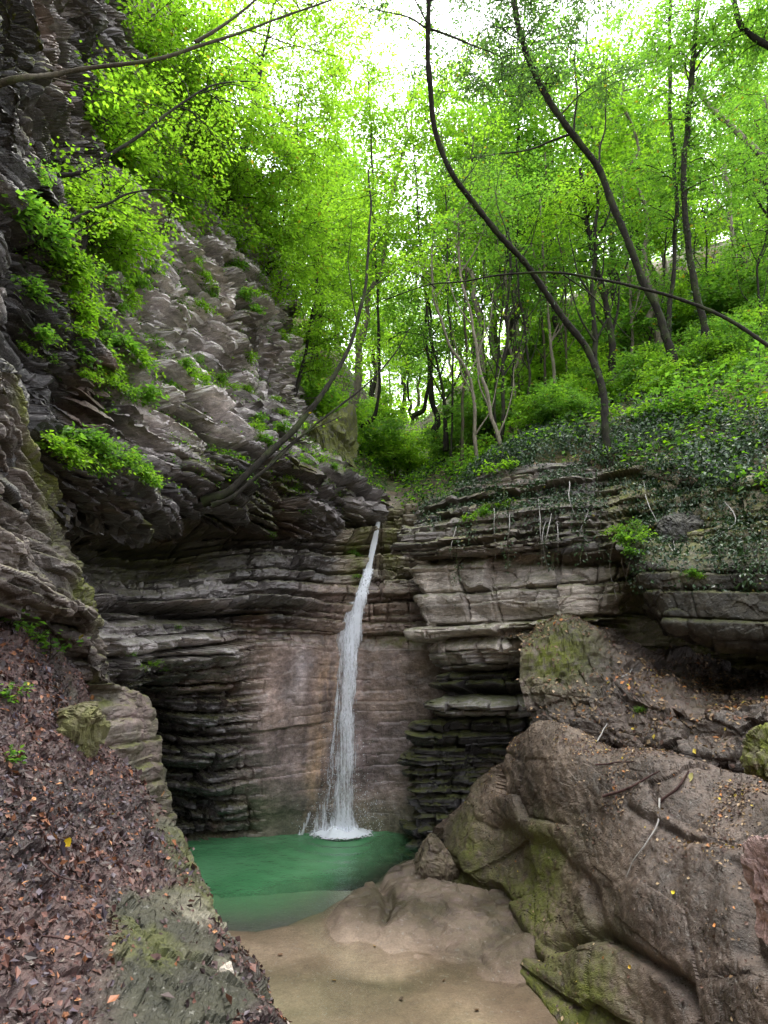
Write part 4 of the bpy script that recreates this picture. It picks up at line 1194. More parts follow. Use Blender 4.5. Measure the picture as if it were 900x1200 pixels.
tree('dark crooked bough low on the left cliff, pointing right', [(36,292,5.4),(60,275,5.4),(100,250,5.6),(130,238,5.7),(152,227,5.8),(190,222,6),(235,236,6.2)],
     0.026, 0.005, [(150,240,6.2,70,40,0.6,9)], M_BARK_DARK, G_YEL, 0.05, 14, seed=15, foot=(-0.35, 0, -0.15), wig=0.01, cat='branch', kind_name='overhanging_branch', twl=0.35,
     extra_branches=[([(60,280,5.4),(95,268,5.5),(130,254,5.6)],0.012,0.004,6)])

# the bright trees that cling to the left cliff and fill the air over the gorge
left_trees = [
 ('bright green tree at the top left, its leaves spread before the cliff', [(95,120,8.6),(120,60,8.8),(150,10,9),(180,-60,9)], [(215,60,9.2,90,70,1.4,70),(150,130,8.6,60,50,0.9,30)], 20),
 ('bright green tree hanging over the middle of the left cliff', [(150,240,9.6),(185,190,9.8),(215,120,10),(240,40,10.2)], [(250,150,10.2,100,80,1.4,85),(190,215,9.4,60,40,0.9,25)], 21),
 ('yellow green tree whose boughs hide the top of the left cliff', [(235,300,11.3),(262,240,11.4),(290,160,11.5),(310,60,11.6)], [(310,210,11.6,85,85,1.5,95),(260,265,11.2,50,30,0.8,22)], 22),
 ('tall yellow green tree at the corner of the left cliff', [(300,345,12.6),(318,300,12.7),(340,220,12.8),(350,100,12.8)], [(345,300,12.8,55,75,1.3,60),(350,150,12.8,75,90,1.5,70)], 23),
 ('leafy tree behind the leaning mossy tree, at the head of the gorge', [(345,460,15),(360,400,15.2),(372,320,15.4),(375,200,15.6)], [(385,400,15.5,55,55,1.6,60),(385,270,15.6,60,80,1.8,70)], 24),
 ('tree whose foliage reaches the top of the photo above the left cliff', [(280,190,13),(300,100,13),(320,20,13),(330,-60,13)], [(300,30,13,110,70,1.8,70),(390,60,13.4,60,70,1.6,30)], 25),
 ('small bright bush tree rooted on the upper left cliff face', [(95,300,7.2),(105,260,7.3),(118,225,7.4),(130,190,7.4)], [(115,255,7.4,55,55,0.6,40)], 26),
 ('bright leafy bush tree on the left cliff beneath the pale branch', [(105,170,8.0),(112,140,8.1),(120,110,8.2)], [(120,150,8.0,55,65,0.7,46)], 27),
 ('leafy young tree shading the pale upper slabs of the left cliff', [(170,300,9.8),(185,270,9.9),(200,230,10)], [(185,245,9.9,55,45,0.7,40)], 28),
 ('light crowned tree standing against the white sky over the fall', [(440,480,19),(445,400,19),(440,300,19),(435,150,19),(430,60,19)], [(440,110,19,100,95,3,60),(430,260,19,60,70,2,40)], 29),
 ('tall airy tree with small leaves against the sky left of the curved tree', [(500,470,20),(500,380,20),(490,250,20),(480,100,20)], [(500,180,20,80,110,3,70)], 30),
]
for lab, tr, cr_, sd_ in left_trees:
    tree(lab, tr, 0.07, 0.02, cr_, M_BARK_DARK, G_YEL, 0.085 if sd_ < 29 else 0.11, 20, seed=sd_, foot=(-0.5, 0.2, -0.5), wig=0.06, twl=0.6, yellow=0.02, limbs_from=0.1)

# slim trees on the bank above the right cliff
mids = [
 ('thin pale forked tree nearest the fall on the right bank', [(562,556,13.6),(558,510,13.6),(556,467,13.6),(550,438,13.6),(524,397,13.6),(510,350,13.6),(505,290,13.6)], 0.055, M_BARK_PALE, [(510,300,13.6,60,50,1.1,26)]),
 ('pale leaning tree just right of the forked one', [(589,572,12.6),(583,510,12.6),(572,478,12.7),(560,412,12.8),(553,380,12.9),(540,320,13),(535,250,13)], 0.055, M_BARK_PALE, [(555,260,13,60,50,1.1,30)]),
 ('dark upright tree with many forks in the middle of the right bank', [(587,507,14.2),(590,440,14.2),(594,380,14.2),(598,320,14.2),(592,250,14.2)], 0.06, M_BARK_DARK, [(600,230,14.2,60,50,1.2,30)]),
 ('slender tree with a straight dark stem behind the pale pair', [(623,495,14.8),(618,432,14.8),(613,380,14.8),(606,300,14.8),(604,200,14.8)], 0.045, M_BARK_DARK, [(630,260,14.8,50,50,1.2,26)]),
 ('pale straight tree farther up the right bank', [(604,492,17),(600,440,17),(596,380,17),(590,260,17)], 0.07, M_BARK_PALE, [(610,320,17,60,50,1.6,28)]),
 ('young tree with two stems above the head of the fall', [(522,497,18),(521,470,18),(516,440,18),(505,400,18),(498,350,18)], 0.07, M_BARK_DARK, [(500,390,18,55,50,1.8,36)]),
 ('thick dark trunk left of the crooked tree, cut off by leaves', [(719,440,14.5),(716,395,14.5),(708,350,14.5),(690,280,14.5),(680,200,14.5)], 0.11, M_BARK_DARK, [(680,250,14.5,65,55,1.4,40)]),
 ('grey trunk standing close behind the curved tree', [(702,450,14),(698,400,14),(694,350,14),(697,280,14),(700,200,14)], 0.08, M_BARK_DARK, [(720,300,14.2,55,45,1.2,24)]),
 ('pale slim tree between the curved tree and the crooked tree', [(651,470,16),(646,400,16),(640,330,16),(632,230,16)], 0.06, M_BARK_PALE, [(650,330,16,55,45,1.6,28)]),
 ('tree with a light grey trunk at the right end of the hillside', [(868,420,17),(864,350,17),(858,270,17),(850,180,17)], 0.10, M_BARK_PALE, [(870,300,16.5,70,60,1.8,44)]),
 ('dark tree at the right edge of the hillside', [(925,420,14.5),(918,340,14.5),(905,260,14.5),(890,180,14.5)], 0.09, M_BARK_DARK, [(900,290,14.5,60,60,1.5,44)]),
 ('slim tree with a grey stem right of the crooked tree', [(742,440,17),(738,380,17),(735,300,17),(728,200,17)], 0.06, M_BARK_PALE, [(745,330,17,50,50,1.6,28)]),
]
rgm = np.random.default_rng(4242)
slim = [('thin dark stem rising between the forked tree and the leaning tree', 573, 545), ('thin grey stem just left of the dark upright tree', 580, 500), ('thin straight stem right of the dark upright tree', 598, 500),
        ('thin pale stem behind the dark upright tree', 610, 480), ('thin dark stem leaning right beside the straight dark stem', 632, 500), ('thin pale stem on the open slope left of the curved tree', 640, 500),
        ('wiry stem crossing behind the curved tree', 664, 470), ('thin dark stem right behind the foot of the curved tree', 680, 480), ('thin stem between the curved tree and the thick dark trunk', 735, 460),
        ('thin pale stem left of the crooked tree', 757, 440), ('thin stem behind the ivy covered tree', 812, 430), ('thin grey stem far right on the hillside', 845, 430), ('thin leaning stem at the head of the valley', 540, 530),
        ('wiry dark stem at the left end of the right bank', 530, 545), ('thin pale stem high on the hillside near the right edge', 885, 420)]
for lab, x, y in slim:
    Y_ = rgm.uniform(14, 18.5); dx = rgm.normal(0, 16)
    top = rgm.uniform(220, 320)
    mids.append((lab, [(x, y, Y_), (x + dx * 0.2 + rgm.normal(0, 3), y * 0.7 + top * 0.3, Y_), (x + dx * 0.6 + rgm.normal(0, 5), y * 0.35 + top * 0.65, Y_), (x + dx, top, Y_), (x + dx * 1.3, top - 60, Y_)], rgm.uniform(0.03, 0.05),
                 (M_BARK_DARK, M_BARK_PALE, M_BARK_MOSS)[rgm.integers(3)], [(x + dx * 1.2, top - 20, Y_, 45, 40, 1.2, 12)]))
for i, (lab, tr, r0, bark, cr_) in enumerate(mids):
    br = []
    rg = np.random.default_rng(300 + i)
    for q in range(5):
        a = tr[1 + q % (len(tr) - 2)]
        sgn = (-1) ** q * rg.uniform(0.5, 1.6)
        br.append(([a, (a[0] + sgn * 14, a[1] - 32, a[2]), (a[0] + sgn * 22, a[1] - 80, a[2] + 0.2)], r0 * 0.4, r0 * 0.12, 3))
    tree(lab, tr, r0, r0 * 0.45, [tuple(c_[:6]) + (int(c_[6] * 0.8),) for c_ in cr_], bark, G_MID if i % 3 else G_YEL, 0.09, 14, seed=40 + i, wig=0.06, extra_branches=br, twl=0.6, limbs_from=0.35)

# woods behind: five kinds of tree, copied
protos = []
for i in range(5):
    rg = np.random.default_rng(500 + i)
    Ht = 11 + i
    lean = rg.normal(0, 0.8, 2)
    tr = [(0, 0, -0.4), (lean[0] * 0.1, lean[1] * 0.1, Ht * 0.25), (lean[0] * 0.5, lean[1] * 0.5, Ht * 0.6), (lean[0], lean[1], Ht)]
    crs = [(lean[0] * 0.6, lean[1] * 0.6, Ht * 0.72, 2.4, 2.4, Ht * 0.33, 60), (rg.normal(0, 1), rg.normal(0, 1), Ht * 0.38, 2.0, 2.0, 1.8, 16)]
    t_ = tree('woodland tree', tr, 0.10 + 0.015 * i, 0.025, crs, (M_BARK_PALE, M_BARK_DARK, M_BARK_MOSS)[i % 3], (G_YEL, G_MID, G_MID)[i % 3], 0.15, 17,
              seed=600 + i, world=True, wig=0.25, twl=1.0, limbs_from=0.2)
    protos.append(t_)
spots = []
rg = np.random.default_rng(77)
for (x0, x1, Y0, Y1, n_) in ((330, 430, 19, 30, 5), (500, 600, 18, 24, 4), (600, 760, 18, 24, 6), (760, 960, 17, 24, 8), (430, 540, 27, 40, 4), (540, 700, 27, 38, 6), (700, 1000, 26, 36, 8), (250, 420, 30, 44, 8), (430, 560, 44, 60, 6)):
    for _ in range(n_):
        spots.append((rg.uniform(x0, x1), rg.uniform(Y0, Y1)))
HP = PATCH['hillside_ground'][0].reshape(-1, 3)
HN = PATCH['hillside_ground'][1].reshape(-1, 3)
wlabels = ['bright green woodland tree on the slope behind the left cliff', 'green woodland tree in the valley above the fall',
           'green woodland tree on the far hillside behind the right bank']
for i, (x, Y) in enumerate(spots):
    wx = (x - CX) / F * Y / 0.95
    j = np.argmin((HP[:, 0] - wx) ** 2 + (HP[:, 1] - Y) ** 2)
    loc = HP[j] - [0, 0, 0.1]
    lab = wlabels[0] if x < 430 else wlabels[1] if x < 560 else wlabels[2]
    lab = lab.replace('woodland tree', 'tree with a ' + ('pale', 'dark', 'mossy')[i % 5 % 3] + ' trunk') + ('' if x < 760 else ', right end')
    if i < 5:
        o = protos[i]; o.location = tuple(loc); o['label'] = lab
        o.rotation_euler = (rg.normal(0, 0.06), rg.normal(0, 0.06), rg.uniform(0, 6.28))
    else:
        o = copy_thing(protos[i % 5], loc, (rg.normal(0, 0.08), rg.normal(0, 0.08), rg.uniform(0, 6.28)), rg.uniform(0.7, 1.15), lab)
    o['group'] = 'far trees: ' + lab
# ---------------------------------------------------------------- unseen gorge walls and trees added behind the camera to block low sky light
def back_wall(name, plan, prof, seed, base_col):
    pl = bez(plan, 40)
    pr = bez(prof, 30)                        # (outward offset, z)
    T = np.gradient(pl, axis=0); T /= np.linalg.norm(T, axis=1, keepdims=True)
    O = np.stack([T[:, 1], -T[:, 0]], -1)
    P = np.zeros((len(pr), len(pl), 3))
    P[..., :2] = pl[None] + O[None] * pr[:, 0][:, None, None]
    P[..., 2] = pr[:, 1][:, None]
    S = np.broadcast_to(np.arange(len(pl))[None] * 0.15, P.shape[:2])
    d, h, l = level(P[..., 2], S, B_COARSE, 2.5, seed, 0.8, 0.03, 0.2)
    amp = 0.3 * d + 0.5 * fbm(P, seed, 3, 0.4)
    P[..., :2] -= O[None] * amp[..., None]
    r, c = P.shape[:2]
    idx = np.arange(r * c).reshape(r, c)
    Q = np.stack([idx[:-1, :-1], idx[:-1, 1:], idx[1:, 1:], idx[1:, :-1]], -1).reshape(-1, 4)
    V = P.reshape(-1, 3)
    cc = lerp(base_col * 0.7, base_col * 1.3, h).reshape(-1, 3)
    mesh_obj(name, V, Q, M_ROCK, attrs={'Col': cc, 'moss': np.full(len(V), 0.3), 'wet': np.full(len(V), 0.3)})['kind'] = 'structure'
back_wall('cliff_left_unseen', [(-4.2, -14), (-4.8, -9), (-4.6, -4), (-4.2, 0), (-3.9, 3.2)], [(0, -1.2), (0, 3), (-0.5, 7), (0.3, 11), (-3, 13.5), (-9, 16)], 901, GREY)
back_wall('cliff_right_unseen', [(5.2, 2.6), (5.2, 0), (5.4, -4), (5.0, -9), (3.5, -14)], [(0, -1.2), (0, 2), (0, 5), (-1.5, 6.5), (-5, 9), (-14, 14)], 905, BROWN * 0.8)
back_wall('cliff_end_unseen', [(7, -13), (2, -15), (-3, -15), (-8, -13)], [(0, -1.2), (0, 3), (-2, 6), (-6, 9), (-12, 14)], 909, GREY)
rg = np.random.default_rng(88)
for (x, y, z) in [(-7, -2, 13), (-6.5, -7, 13), (-7, -12, 12), (7.5, 1, 7), (7, -4, 7), (7, -9, 7), (3, -16.5, 5.5), (-2.5, -17, 5.5), (9, 4, 8.5), (10.5, -2, 9), (-9, 3, 14.5)]:
    copy_thing(protos[rg.integers(5)], (x, y, z), (rg.normal(0, 0.1) , -0.25 * np.sign(x), rg.uniform(0, 6.28)), rg.uniform(0.9, 1.2),
               'unseen woodland tree added on the bank behind the camera to block sky light')['group'] = 'unseen trees added on the banks behind the camera'

# ---------------------------------------------------------------- shrubs and saplings on the slopes
bush = []
for i in range(4):
    tr = [(0, 0, -0.1), (0.05, 0, 0.5), (0.1, 0.1, 1.1)]
    b_ = tree('bush', tr, 0.03, 0.01, [(0.1, 0, 1.0, 1.1, 1.1, 0.75, 30)], M_BARK_MOSS, (G_YEL, G_MID)[i % 2], 0.12, 16, seed=700 + i, world=True, wig=0.1, twl=0.6,
              limbs_from=0.1, cat='shrub', kind_name='shrub')
    bush.append(b_)
rg = np.random.default_rng(99)
bs = []
for (x0, x1, Y0, Y1, n_) in ((395, 530, 17.5, 23, 6), (330, 400, 16, 22, 8), (540, 700, 16, 24, 16), (700, 900, 15, 24, 16), (400, 560, 24, 36, 12), (560, 900, 24, 32, 16), (690, 905, 12.0, 16, 26), (600, 690, 12.5, 15, 6)):
    for _ in range(n_): bs.append((rg.uniform(x0, x1), rg.uniform(Y0, Y1)))
blab = ['low leafy shrub on the slope left of the head of the fall', 'low leafy shrub in the valley just above the fall', 'low leafy shrub under the trees on the right hillside']
for i, (x, Y) in enumerate(bs):
    wx = (x - CX) / F * Y / 0.95
    j = np.argmin((HP[:, 0] - wx) ** 2 + (HP[:, 1] - Y) ** 2)
    lab = blab[0] if x < 430 else blab[1] if x < 545 else blab[2] + (', far back' if Y > 24 else ', toward the right edge' if x > 700 else '')
    loc = HP[j] - [0, 0, 0.05]; rot = (0, 0, rg.uniform(0, 6.28)); sc_ = rg.uniform(0.6, 1.25) * (1 if Y > 16 else 0.55)
    if i < 4:
        o = bush[i]; o.location = tuple(loc); o.rotation_euler = rot; o['label'] = lab
    else:
        o = copy_thing(bush[i % 4], loc, rot, sc_, lab)
    o['group'] = 'shrubs ' + lab.split('shrub ')[1]

def scatter(Pg, Q, w, n, rng):
    """random points on the quads of a patch, weighted"""
    V = Pg.reshape(-1, 3)
    A = V[Q[:, 0]]; B = V[Q[:, 1]]; C = V[Q[:, 2]]; D = V[Q[:, 3]]
    nr = np.cross(C - A, D - B)
    ar = np.linalg.norm(nr, axis=1) * 0.5
    wt = ar * w[Q[:, 0]]
    f = rng.choice(len(Q), n, p=wt / wt.sum())
    u, v = rng.random((2, n, 1))
    P = (A[f] * (1 - u) + B[f] * u) * (1 - v) + (D[f] * (1 - u) + C[f] * u) * v
    nn = unit(nr[f])
    nn *= np.where(nn[:, 2:] < -0.2, -1, 1)
    return P, nn, f

def ground_leaves(name, label, patch_name, wfun, n, size, pal, mat, lift=0.012, tilt=0.35, seed=5, hang=0.0, stand=0.0, cat='leaves'):
    rng = np.random.default_rng(seed)
    Pg, Ng, px, py, Q = PATCH[patch_name]
    w = wfun(Pg, px, py, Ng).reshape(-1)
    P, nn, f = scatter(Pg, Q, np.clip(w, 0, None), n, rng)
    t1 = unit(np.cross(nn, rng.normal(0, 1, (n, 3))))
    N2 = unit(nn + rng.normal(0, tilt, (n, 3)) + np.array([0, 0, stand]))
    U = unit(t1 - N2 * (t1 * N2).sum(1, keepdims=True) + np.array([0, 0, -hang]))
    s = size * rng.uniform(0.5, 1.3, n)
    V, QQ = leaf_quads(P + nn * (lift * rng.uniform(0.3, 1.6, (n, 1))), U, N2, s, s * rng.uniform(0.5, 0.8, n))
    pc = np.array([p[:3] for p in pal]); pw = np.array([p[3] for p in pal], float)
    ci = rng.choice(len(pal), n, p=pw / pw.sum())
    C = pc[ci] * rng.uniform(0.6, 1.35, (n, 1))
    o = mesh_obj(name, V, QQ, mat, attrs={'Col': np.repeat(C, 4, 0)})
    return tag(o, label, cat, kind='stuff')

DEAD = [(0.034, 0.018, 0.019, 8), (0.062, 0.030, 0.028, 7), (0.11, 0.048, 0.036, 4), (0.20, 0.080, 0.038, 1.5), (0.34, 0.16, 0.07, 0.3), (0.065, 0.050, 0.064, 3), (0.17, 0.14, 0.12, 0.5), (0.5, 0.36, 0.03, 0.02)]
ground_leaves('leaf_litter', 'wet brown and purple fallen leaves covering the slope at the lower left', 'slope_ground', lambda P, x, y, N: litter_mask(P, x, y) * sstep(-150, -100, x), 42000, 0.034, DEAD, M_LITTER, 0.010, 0.40, 1)
ground_leaves('leaf_litter', 'larger curled fallen leaves lying loose on top of the brown leaf slope', 'slope_ground', lambda P, x, y, N: litter_mask(P, x, y) * sstep(-150, -100, x) * sstep(-0.3, 0.3, fbm(P, 221, 3, 1.5)) + 0.03 * sstep(-100, 0, x), 8500, 0.060, DEAD, M_LITTER, 0.022, 0.5, 11)
DRY = [(0.16, 0.10, 0.055, 5), (0.28, 0.19, 0.11, 3), (0.36, 0.26, 0.16, 1.2), (0.10, 0.055, 0.04, 4), (0.40, 0.16, 0.05, 0.7), (0.45, 0.34, 0.05, 0.3)]
ground_leaves('leaf_litter', 'dry tan leaves caught on the rock ledge below the right cave', 'rock_ledge_ground', lambda P, x, y, N: sstep(0.25, 0.7, N[..., 2]) * sstep(-0.3, 0.2, fbm(P, 201, 3, 2)), 5000, 0.06, DRY, M_LITTER, 0.015, 0.35, 2)
ground_leaves('leaf_litter', 'scattered brown leaves and crumbs on the big boulder', 'boulder',
              lambda P, x, y, N: sstep(0.2, 0.7, N[..., 2]) * (0.05 + sstep(0.1, 0.4, fbm(P, 203, 3, 1.6)) * sstep(1010, 930, y - (x - 700) * 0.2)), 6500, 0.038, DRY + [(0.06, 0.035, 0.03, 6)], M_LITTER, 0.010, 0.3, 3)
ground_leaves('debris', 'dark crumbs of bark and soil strewn over the big boulder', 'boulder', lambda P, x, y, N: sstep(0.1, 0.6, N[..., 2]) * (0.15 + sstep(-0.1, 0.3, fbm(P, 223, 4, 1.8))) * sstep(1180, 1000, y), 9000, 0.022, [(0.03, 0.02, 0.018, 5), (0.09, 0.06, 0.045, 3), (0.2, 0.13, 0.08, 1)], M_LITTER, 0.006, 0.6, 13)
ground_leaves('leaf_litter', 'brown fallen leaves between the plants on the right hillside', 'hillside_ground', lambda P, x, y, N: sstep(26, 18, P[..., 1]) * sstep(470, 540, x), 22000, 0.075, DRY[:4], M_LITTER, 0.02, 0.4, 4)
UND = [(0.07, 0.17, 0.008, 4), (0.13, 0.25, 0.01, 4), (0.03, 0.07, 0.012, 5), (0.02, 0.045, 0.015, 4)]
ground_leaves('undergrowth', 'low green undergrowth carpeting the right hillside', 'hillside_ground', lambda P, x, y, N: sstep(30, 20, P[..., 1]) * sstep(-0.35, 0.15, fbm(P, 205, 3, 0.8)) * sstep(470, 500, x) * sstep(-0.25, 0.1, fbm(P, 206, 3, 2.2)), 52000, 0.095, UND, M_LEAF, 0.28, 0.6, 5, 0.1, 0.3)
ground_leaves('undergrowth', 'low green plants on the slopes beside the head of the fall', 'hillside_ground', lambda P, x, y, N: sstep(40, 25, P[..., 1]) * sstep(560, 470, x) * sstep(0, 22, np.abs(x - 458)), 30000, 0.12, UND, M_LEAF, 0.25, 0.5, 6, 0.1, 0.3)

ground_leaves('ivy_cover', 'ivy spilling over the top of the big hanging slab on the right', 'rock_slab',
              lambda P, x, y, N: sstep(705, 655, y + 25 * fbm(P, 231, 3, 1.4)) * sstep(-0.4, 0.0, fbm(P, 232, 3, 1.6)) * sstep(9.8, 9.4, P[..., 1]), 5500, 0.055, [(0.014, 0.035, 0.012, 5), (0.03, 0.065, 0.022, 4), (0.06, 0.10, 0.045, 2)], M_IVY, 0.08, 0.7, 21, 0.6)
Pg, Ng, gx_, gy_, Qg = PATCH['hillside_ground']
rgf = np.random.default_rng(31)
wf = (sstep(30, 45, Pg[..., 1]) * sstep(175, 90, Pg[..., 1]) * sstep(1000, 800, gx_) * sstep(150, 250, gx_)).reshape(-1)
Pf_, nf_, _f = scatter(Pg, Qg, wf, 70000, rgf)
hh = 11 * rgf.random(len(Pf_)) ** 1.1 * (0.45 + 0.55 * sstep(-0.3, 0.3, fbm(Pf_, 234, 3, 0.16)))
Pf_[:, 2] += hh; Pf_ += rgf.normal(0, 0.5, Pf_.shape)
Uf = unit(rgf.normal(0, 1, Pf_.shape) * np.array([1, 1, 0.4])); Nf_ = unit(np.array([0, 0, 1.0]) + rgf.normal(0, 0.6, Pf_.shape))
sf = rgf.uniform(0.22, 0.5, len(Pf_))
V, Q = leaf_quads(Pf_, Uf, Nf_, sf, sf * 0.7)
cf = G_YEL[0] + (G_YEL[1] - G_YEL[0]) * rgf.random((len(Pf_), 1))
tag(mesh_obj('distant_woods', V, Q, M_LEAF, attrs={'Col': np.repeat(cf, 4, 0)}), 'hazy bright green woods far up the valley beyond the fall', 'woods', kind='stuff')

# ---------------------------------------------------------------- plants rooted in the rock faces
def make_plant(seed, kind_name, size, nstem, leaf, pal, mat, droop=0.3, per=14):
    rng = np.random.default_rng(seed)
    root = thing(kind_name, 'plant', 'plant', (0, 0, 0))
    acc = Acc(); tw = []
    for i in range(nstem):
        a = rng.uniform(-1.9, 1.9)
        d = np.array([math.sin(a), -math.cos(a) * 0.8, rng.uniform(0.1, 0.9)])
        L = size * rng.uniform(0.5, 1.1)
        e = d * L + np.array([0, 0, -droop * L])
        m = d * L * 0.55 + np.array([0, 0, 0.12 * L])
        q = bez([(0, 0, 0), m, e], 5)
        acc.add(*tube(q, np.linspace(0.006, 0.002, len(q)), 3))
        tw.append((q[3], q[-1])); tw.append((m * 0.4, q[6]))
    V, Q = acc.get()
    mesh_obj('stem', V, Q, M_BARK_MOSS, root, smooth=True)
    V, Q, C = foliage(np.array(tw), per, leaf, pal[0], pal[1], rng, tilt=0.55, spread=size * 0.22)
    mesh_obj('foliage', V, Q, mat, root, {'Col': C})
    return root
plants = [make_plant(800 + i, 'rock_plant', 0.38, 9, (0.055, 0.07, 0.05)[i % 3], (G_YEL, G_MID, G_MID)[i % 3], M_LEAF, per=16) for i in range(4)]
rg = np.random.default_rng(123)
sites = []
def along(pts, n, jx, jy, lab, smin=0.6, smax=1.2):
    q = bez(pts, 10)
    for _ in range(n):
        p_ = q[rg.integers(len(q))]
        sites.append((p_[0] + rg.normal(0, jx), p_[1] + rg.normal(0, jy), rg.uniform(smin, smax), lab))
along([(105, 425), (125, 440), (150, 462), (180, 480)], 16, 12, 9, 'tuft of bright plants on the ledge at the middle of the left cliff', 0.6, 1.1)
along([(60, 530), (100, 535), (150, 555), (195, 582)], 24, 12, 8, 'tuft of ferny plants along the lip of the dark overhang on the left', 0.7, 1.1)
along([(205, 430), (240, 440), (285, 470), (330, 505), (370, 560)], 34, 18, 14, 'small plants among the pale blocks below the left treetops', 0.5, 1.0)
along([(55, 230), (75, 300), (105, 360), (150, 400)], 44, 24, 18, 'trailing green plants high on the left cliff', 0.7, 1.3)
along([(320, 560), (350, 590), (300, 640)], 8, 14, 14, 'small plant clinging to the cliff left of the fall', 0.5, 0.8)
along([(20, 395), (40, 420), (25, 440)], 5, 8, 10, 'small plant in the dark cracks at the left edge of the photo', 0.5, 0.8)
along([(230, 320), (300, 350), (325, 420)], 22, 20, 20, 'tuft of leaves at the right hand corner of the left cliff', 0.7, 1.2)
along([(165, 250), (150, 330), (120, 330)], 12, 18, 18, 'leafy tuft beside the pale upper slabs of the left cliff', 0.7, 1.2)
along([(395, 640), (412, 665), (408, 690)], 4, 6, 6, 'small mossy plant on the ledge beside the top of the fall', 0.3, 0.5)
along([(540, 600), (600, 580), (500, 600)], 8, 14, 8, 'leafy tuft at the top corner of the right cliff near the fall', 0.6, 1.0)
along([(750, 600), (740, 640), (745, 670)], 6, 8, 12, 'bright fern hanging below the base of the curved tree', 0.6, 1.0)
along([(645, 735), (670, 742)], 3, 8, 4, 'little plant on the mossy stone under the right cliff blocks', 0.3, 0.5)
along([(745, 825), (752, 835)], 2, 4, 4, 'little green weed on the ledge above the big boulder', 0.3, 0.4)
along([(815, 675), (822, 680)], 2, 3, 3, 'bright yellow green tuft at the mouth of the right cave', 0.35, 0.45)
along([(250, 740), (200, 780), (170, 770)], 6, 20, 6, 'small plant on the ledge under the row of square blocks', 0.3, 0.5)
first = True
for i, (x, y, s_, lab) in enumerate(sites):
    pt, nn = surf(x, y)
    k_ = i % 4
    rz = rg.normal(0, 0.5) + (math.atan2(nn[0], -nn[1]) if abs(nn[0]) + abs(nn[1]) > 0.1 else 0)
    if i < 4:
        o = plants[k_]; o.location = tuple(pt); o.rotation_euler = (0, 0, rz); o.scale = (s_,) * 3; o['label'] = lab
    else:
        o = copy_thing(plants[k_], pt, (0, 0, rz), s_, lab)
    o['group'] = 'rock plants: ' + lab

# leafy saplings with broad light leaves on the right hillside
sap = [make_plant(850 + i, 'sapling', 0.75, 8, 0.11, G_YEL if i % 2 else G_MID, M_LEAF, 0.05, 14) for i in range(3)]
spos = []
for _ in range(46): spos.append((rg.uniform(600, 905), rg.uniform(405, 500)))
for _ in range(16): spos.append((rg.uniform(535, 620), rg.uniform(500, 560)))
for i, (x, y) in enumerate(spos):
    pt, nn = surf(x, y)
    lab = 'broad leaved green sapling on the hillside above the right cliff' if x > 620 else 'green sapling at the foot of the pale slim trees'
    if i < 3:
        o = sap[i]; o.location = tuple(pt); o['label'] = lab
    else:
        o = copy_thing(sap[i % 3], pt, (0, 0, rg.normal(0, 0.8)), rg.uniform(0.6, 1.2), lab)
    o['group'] = 'saplings: ' + lab

# ivy trailing over the right cliff
def ivy(pts, n_leaf, seed, label, size=0.055, spread=0.09):
    rng = np.random.default_rng(seed)
    W = []
    q0 = bez(np.array([(a, b, 0) for a, b in pts], float), 7)
    last = None
    for a, b, _ in q0:
        p_, nn = surf(a, b)
        if last is not None and abs(p_[1] - last[1]) > 0.35: p_ = PX(a, b, last[1] + 0.02)
        p_ = p_ + np.array([nn[0], nn[1], 0]) * 0.03
        p_[1] = p_[1] - 0.05
        W.append(p_); last = p_
    W = wiggle(np.array(W), 0.03, rng, 3)
    root = thing('ivy_vine', label, 'ivy', W[0], 'ivy trailing over the right cliff')
    V, Q = tube(W, np.linspace(0.008, 0.004, len(W)), 5)
    mesh_obj('stem', V, Q, M_BARK_MOSS, root, smooth=True, origin=W[0])
    tw = np.stack([W[:-1], W[1:]], 1)
    V, Q, C = foliage(tw, max(2, n_leaf // len(tw)), size, G_IVY[0], G_IVY[1], rng, tilt=0.7, spread=spread)
    mesh_obj('foliage', V, Q, M_IVY, root, {'Col': C}, origin=W[0])
rg = np.random.default_rng(321)
for i, (x, y0, y1) in enumerate([(538, 610, 685), (500, 590, 620), (560, 590, 640), (592, 575, 625), (598, 590, 668), (618, 575, 640), (634, 585, 660), (652, 575, 668), (668, 580, 640), (686, 570, 662),
                                 (700, 560, 655), (560, 600, 628), (745, 590, 690), (760, 600, 660), (775, 560, 640), (800, 560, 650), (830, 550, 640), (845, 600, 670), (870, 560, 650), (890, 600, 680), (862, 640, 690), (585, 560, 600), (640, 560, 600)]):
    d = rg.normal(0, 8)
    place = 'near the fall' if x < 570 else 'on the thin dark beds' if x < 720 else 'over the right cave'
    ivy([(x, y0), (x + d * 0.4, y0 * 0.6 + y1 * 0.4), (x + d, y1)], 220 if x > 730 else 120, 900 + i, 'ivy vine with small dark leaves trailing down the right cliff ' + place)
IVP = [(0.014, 0.035, 0.012, 5), (0.03, 0.065, 0.022, 4), (0.06, 0.10, 0.045, 2)]
ground_leaves('ivy_cover', 'dark ivy leaves matted over the top of the right cliff', 'cliff_right',
              lambda P, x, y, N: (sstep(628, 590, y + 22 * fbm(P, 207, 3, 1.4)) + sstep(735, 790, x) * sstep(690, 640, y)) * sstep(-0.45, -0.05, fbm(P, 208, 3, 1.5)) * sstep(470, 500, x) * sstep(700, 640, y), 34000, 0.05, IVP, M_IVY, 0.09, 0.7, 7, 0.6)
ground_leaves('ivy_cover', 'dark ivy leaves carpeting the bank above the right cliff', 'hillside_ground',
              lambda P, x, y, N: sstep(14.5, 12, P[..., 1]) * sstep(500, 560, x) * sstep(480, 510, y) * sstep(-0.25, 0.15, fbm(P, 211, 3, 1.8)), 24000, 0.065, IVP, M_IVY, 0.22, 0.7, 8, 0.6)
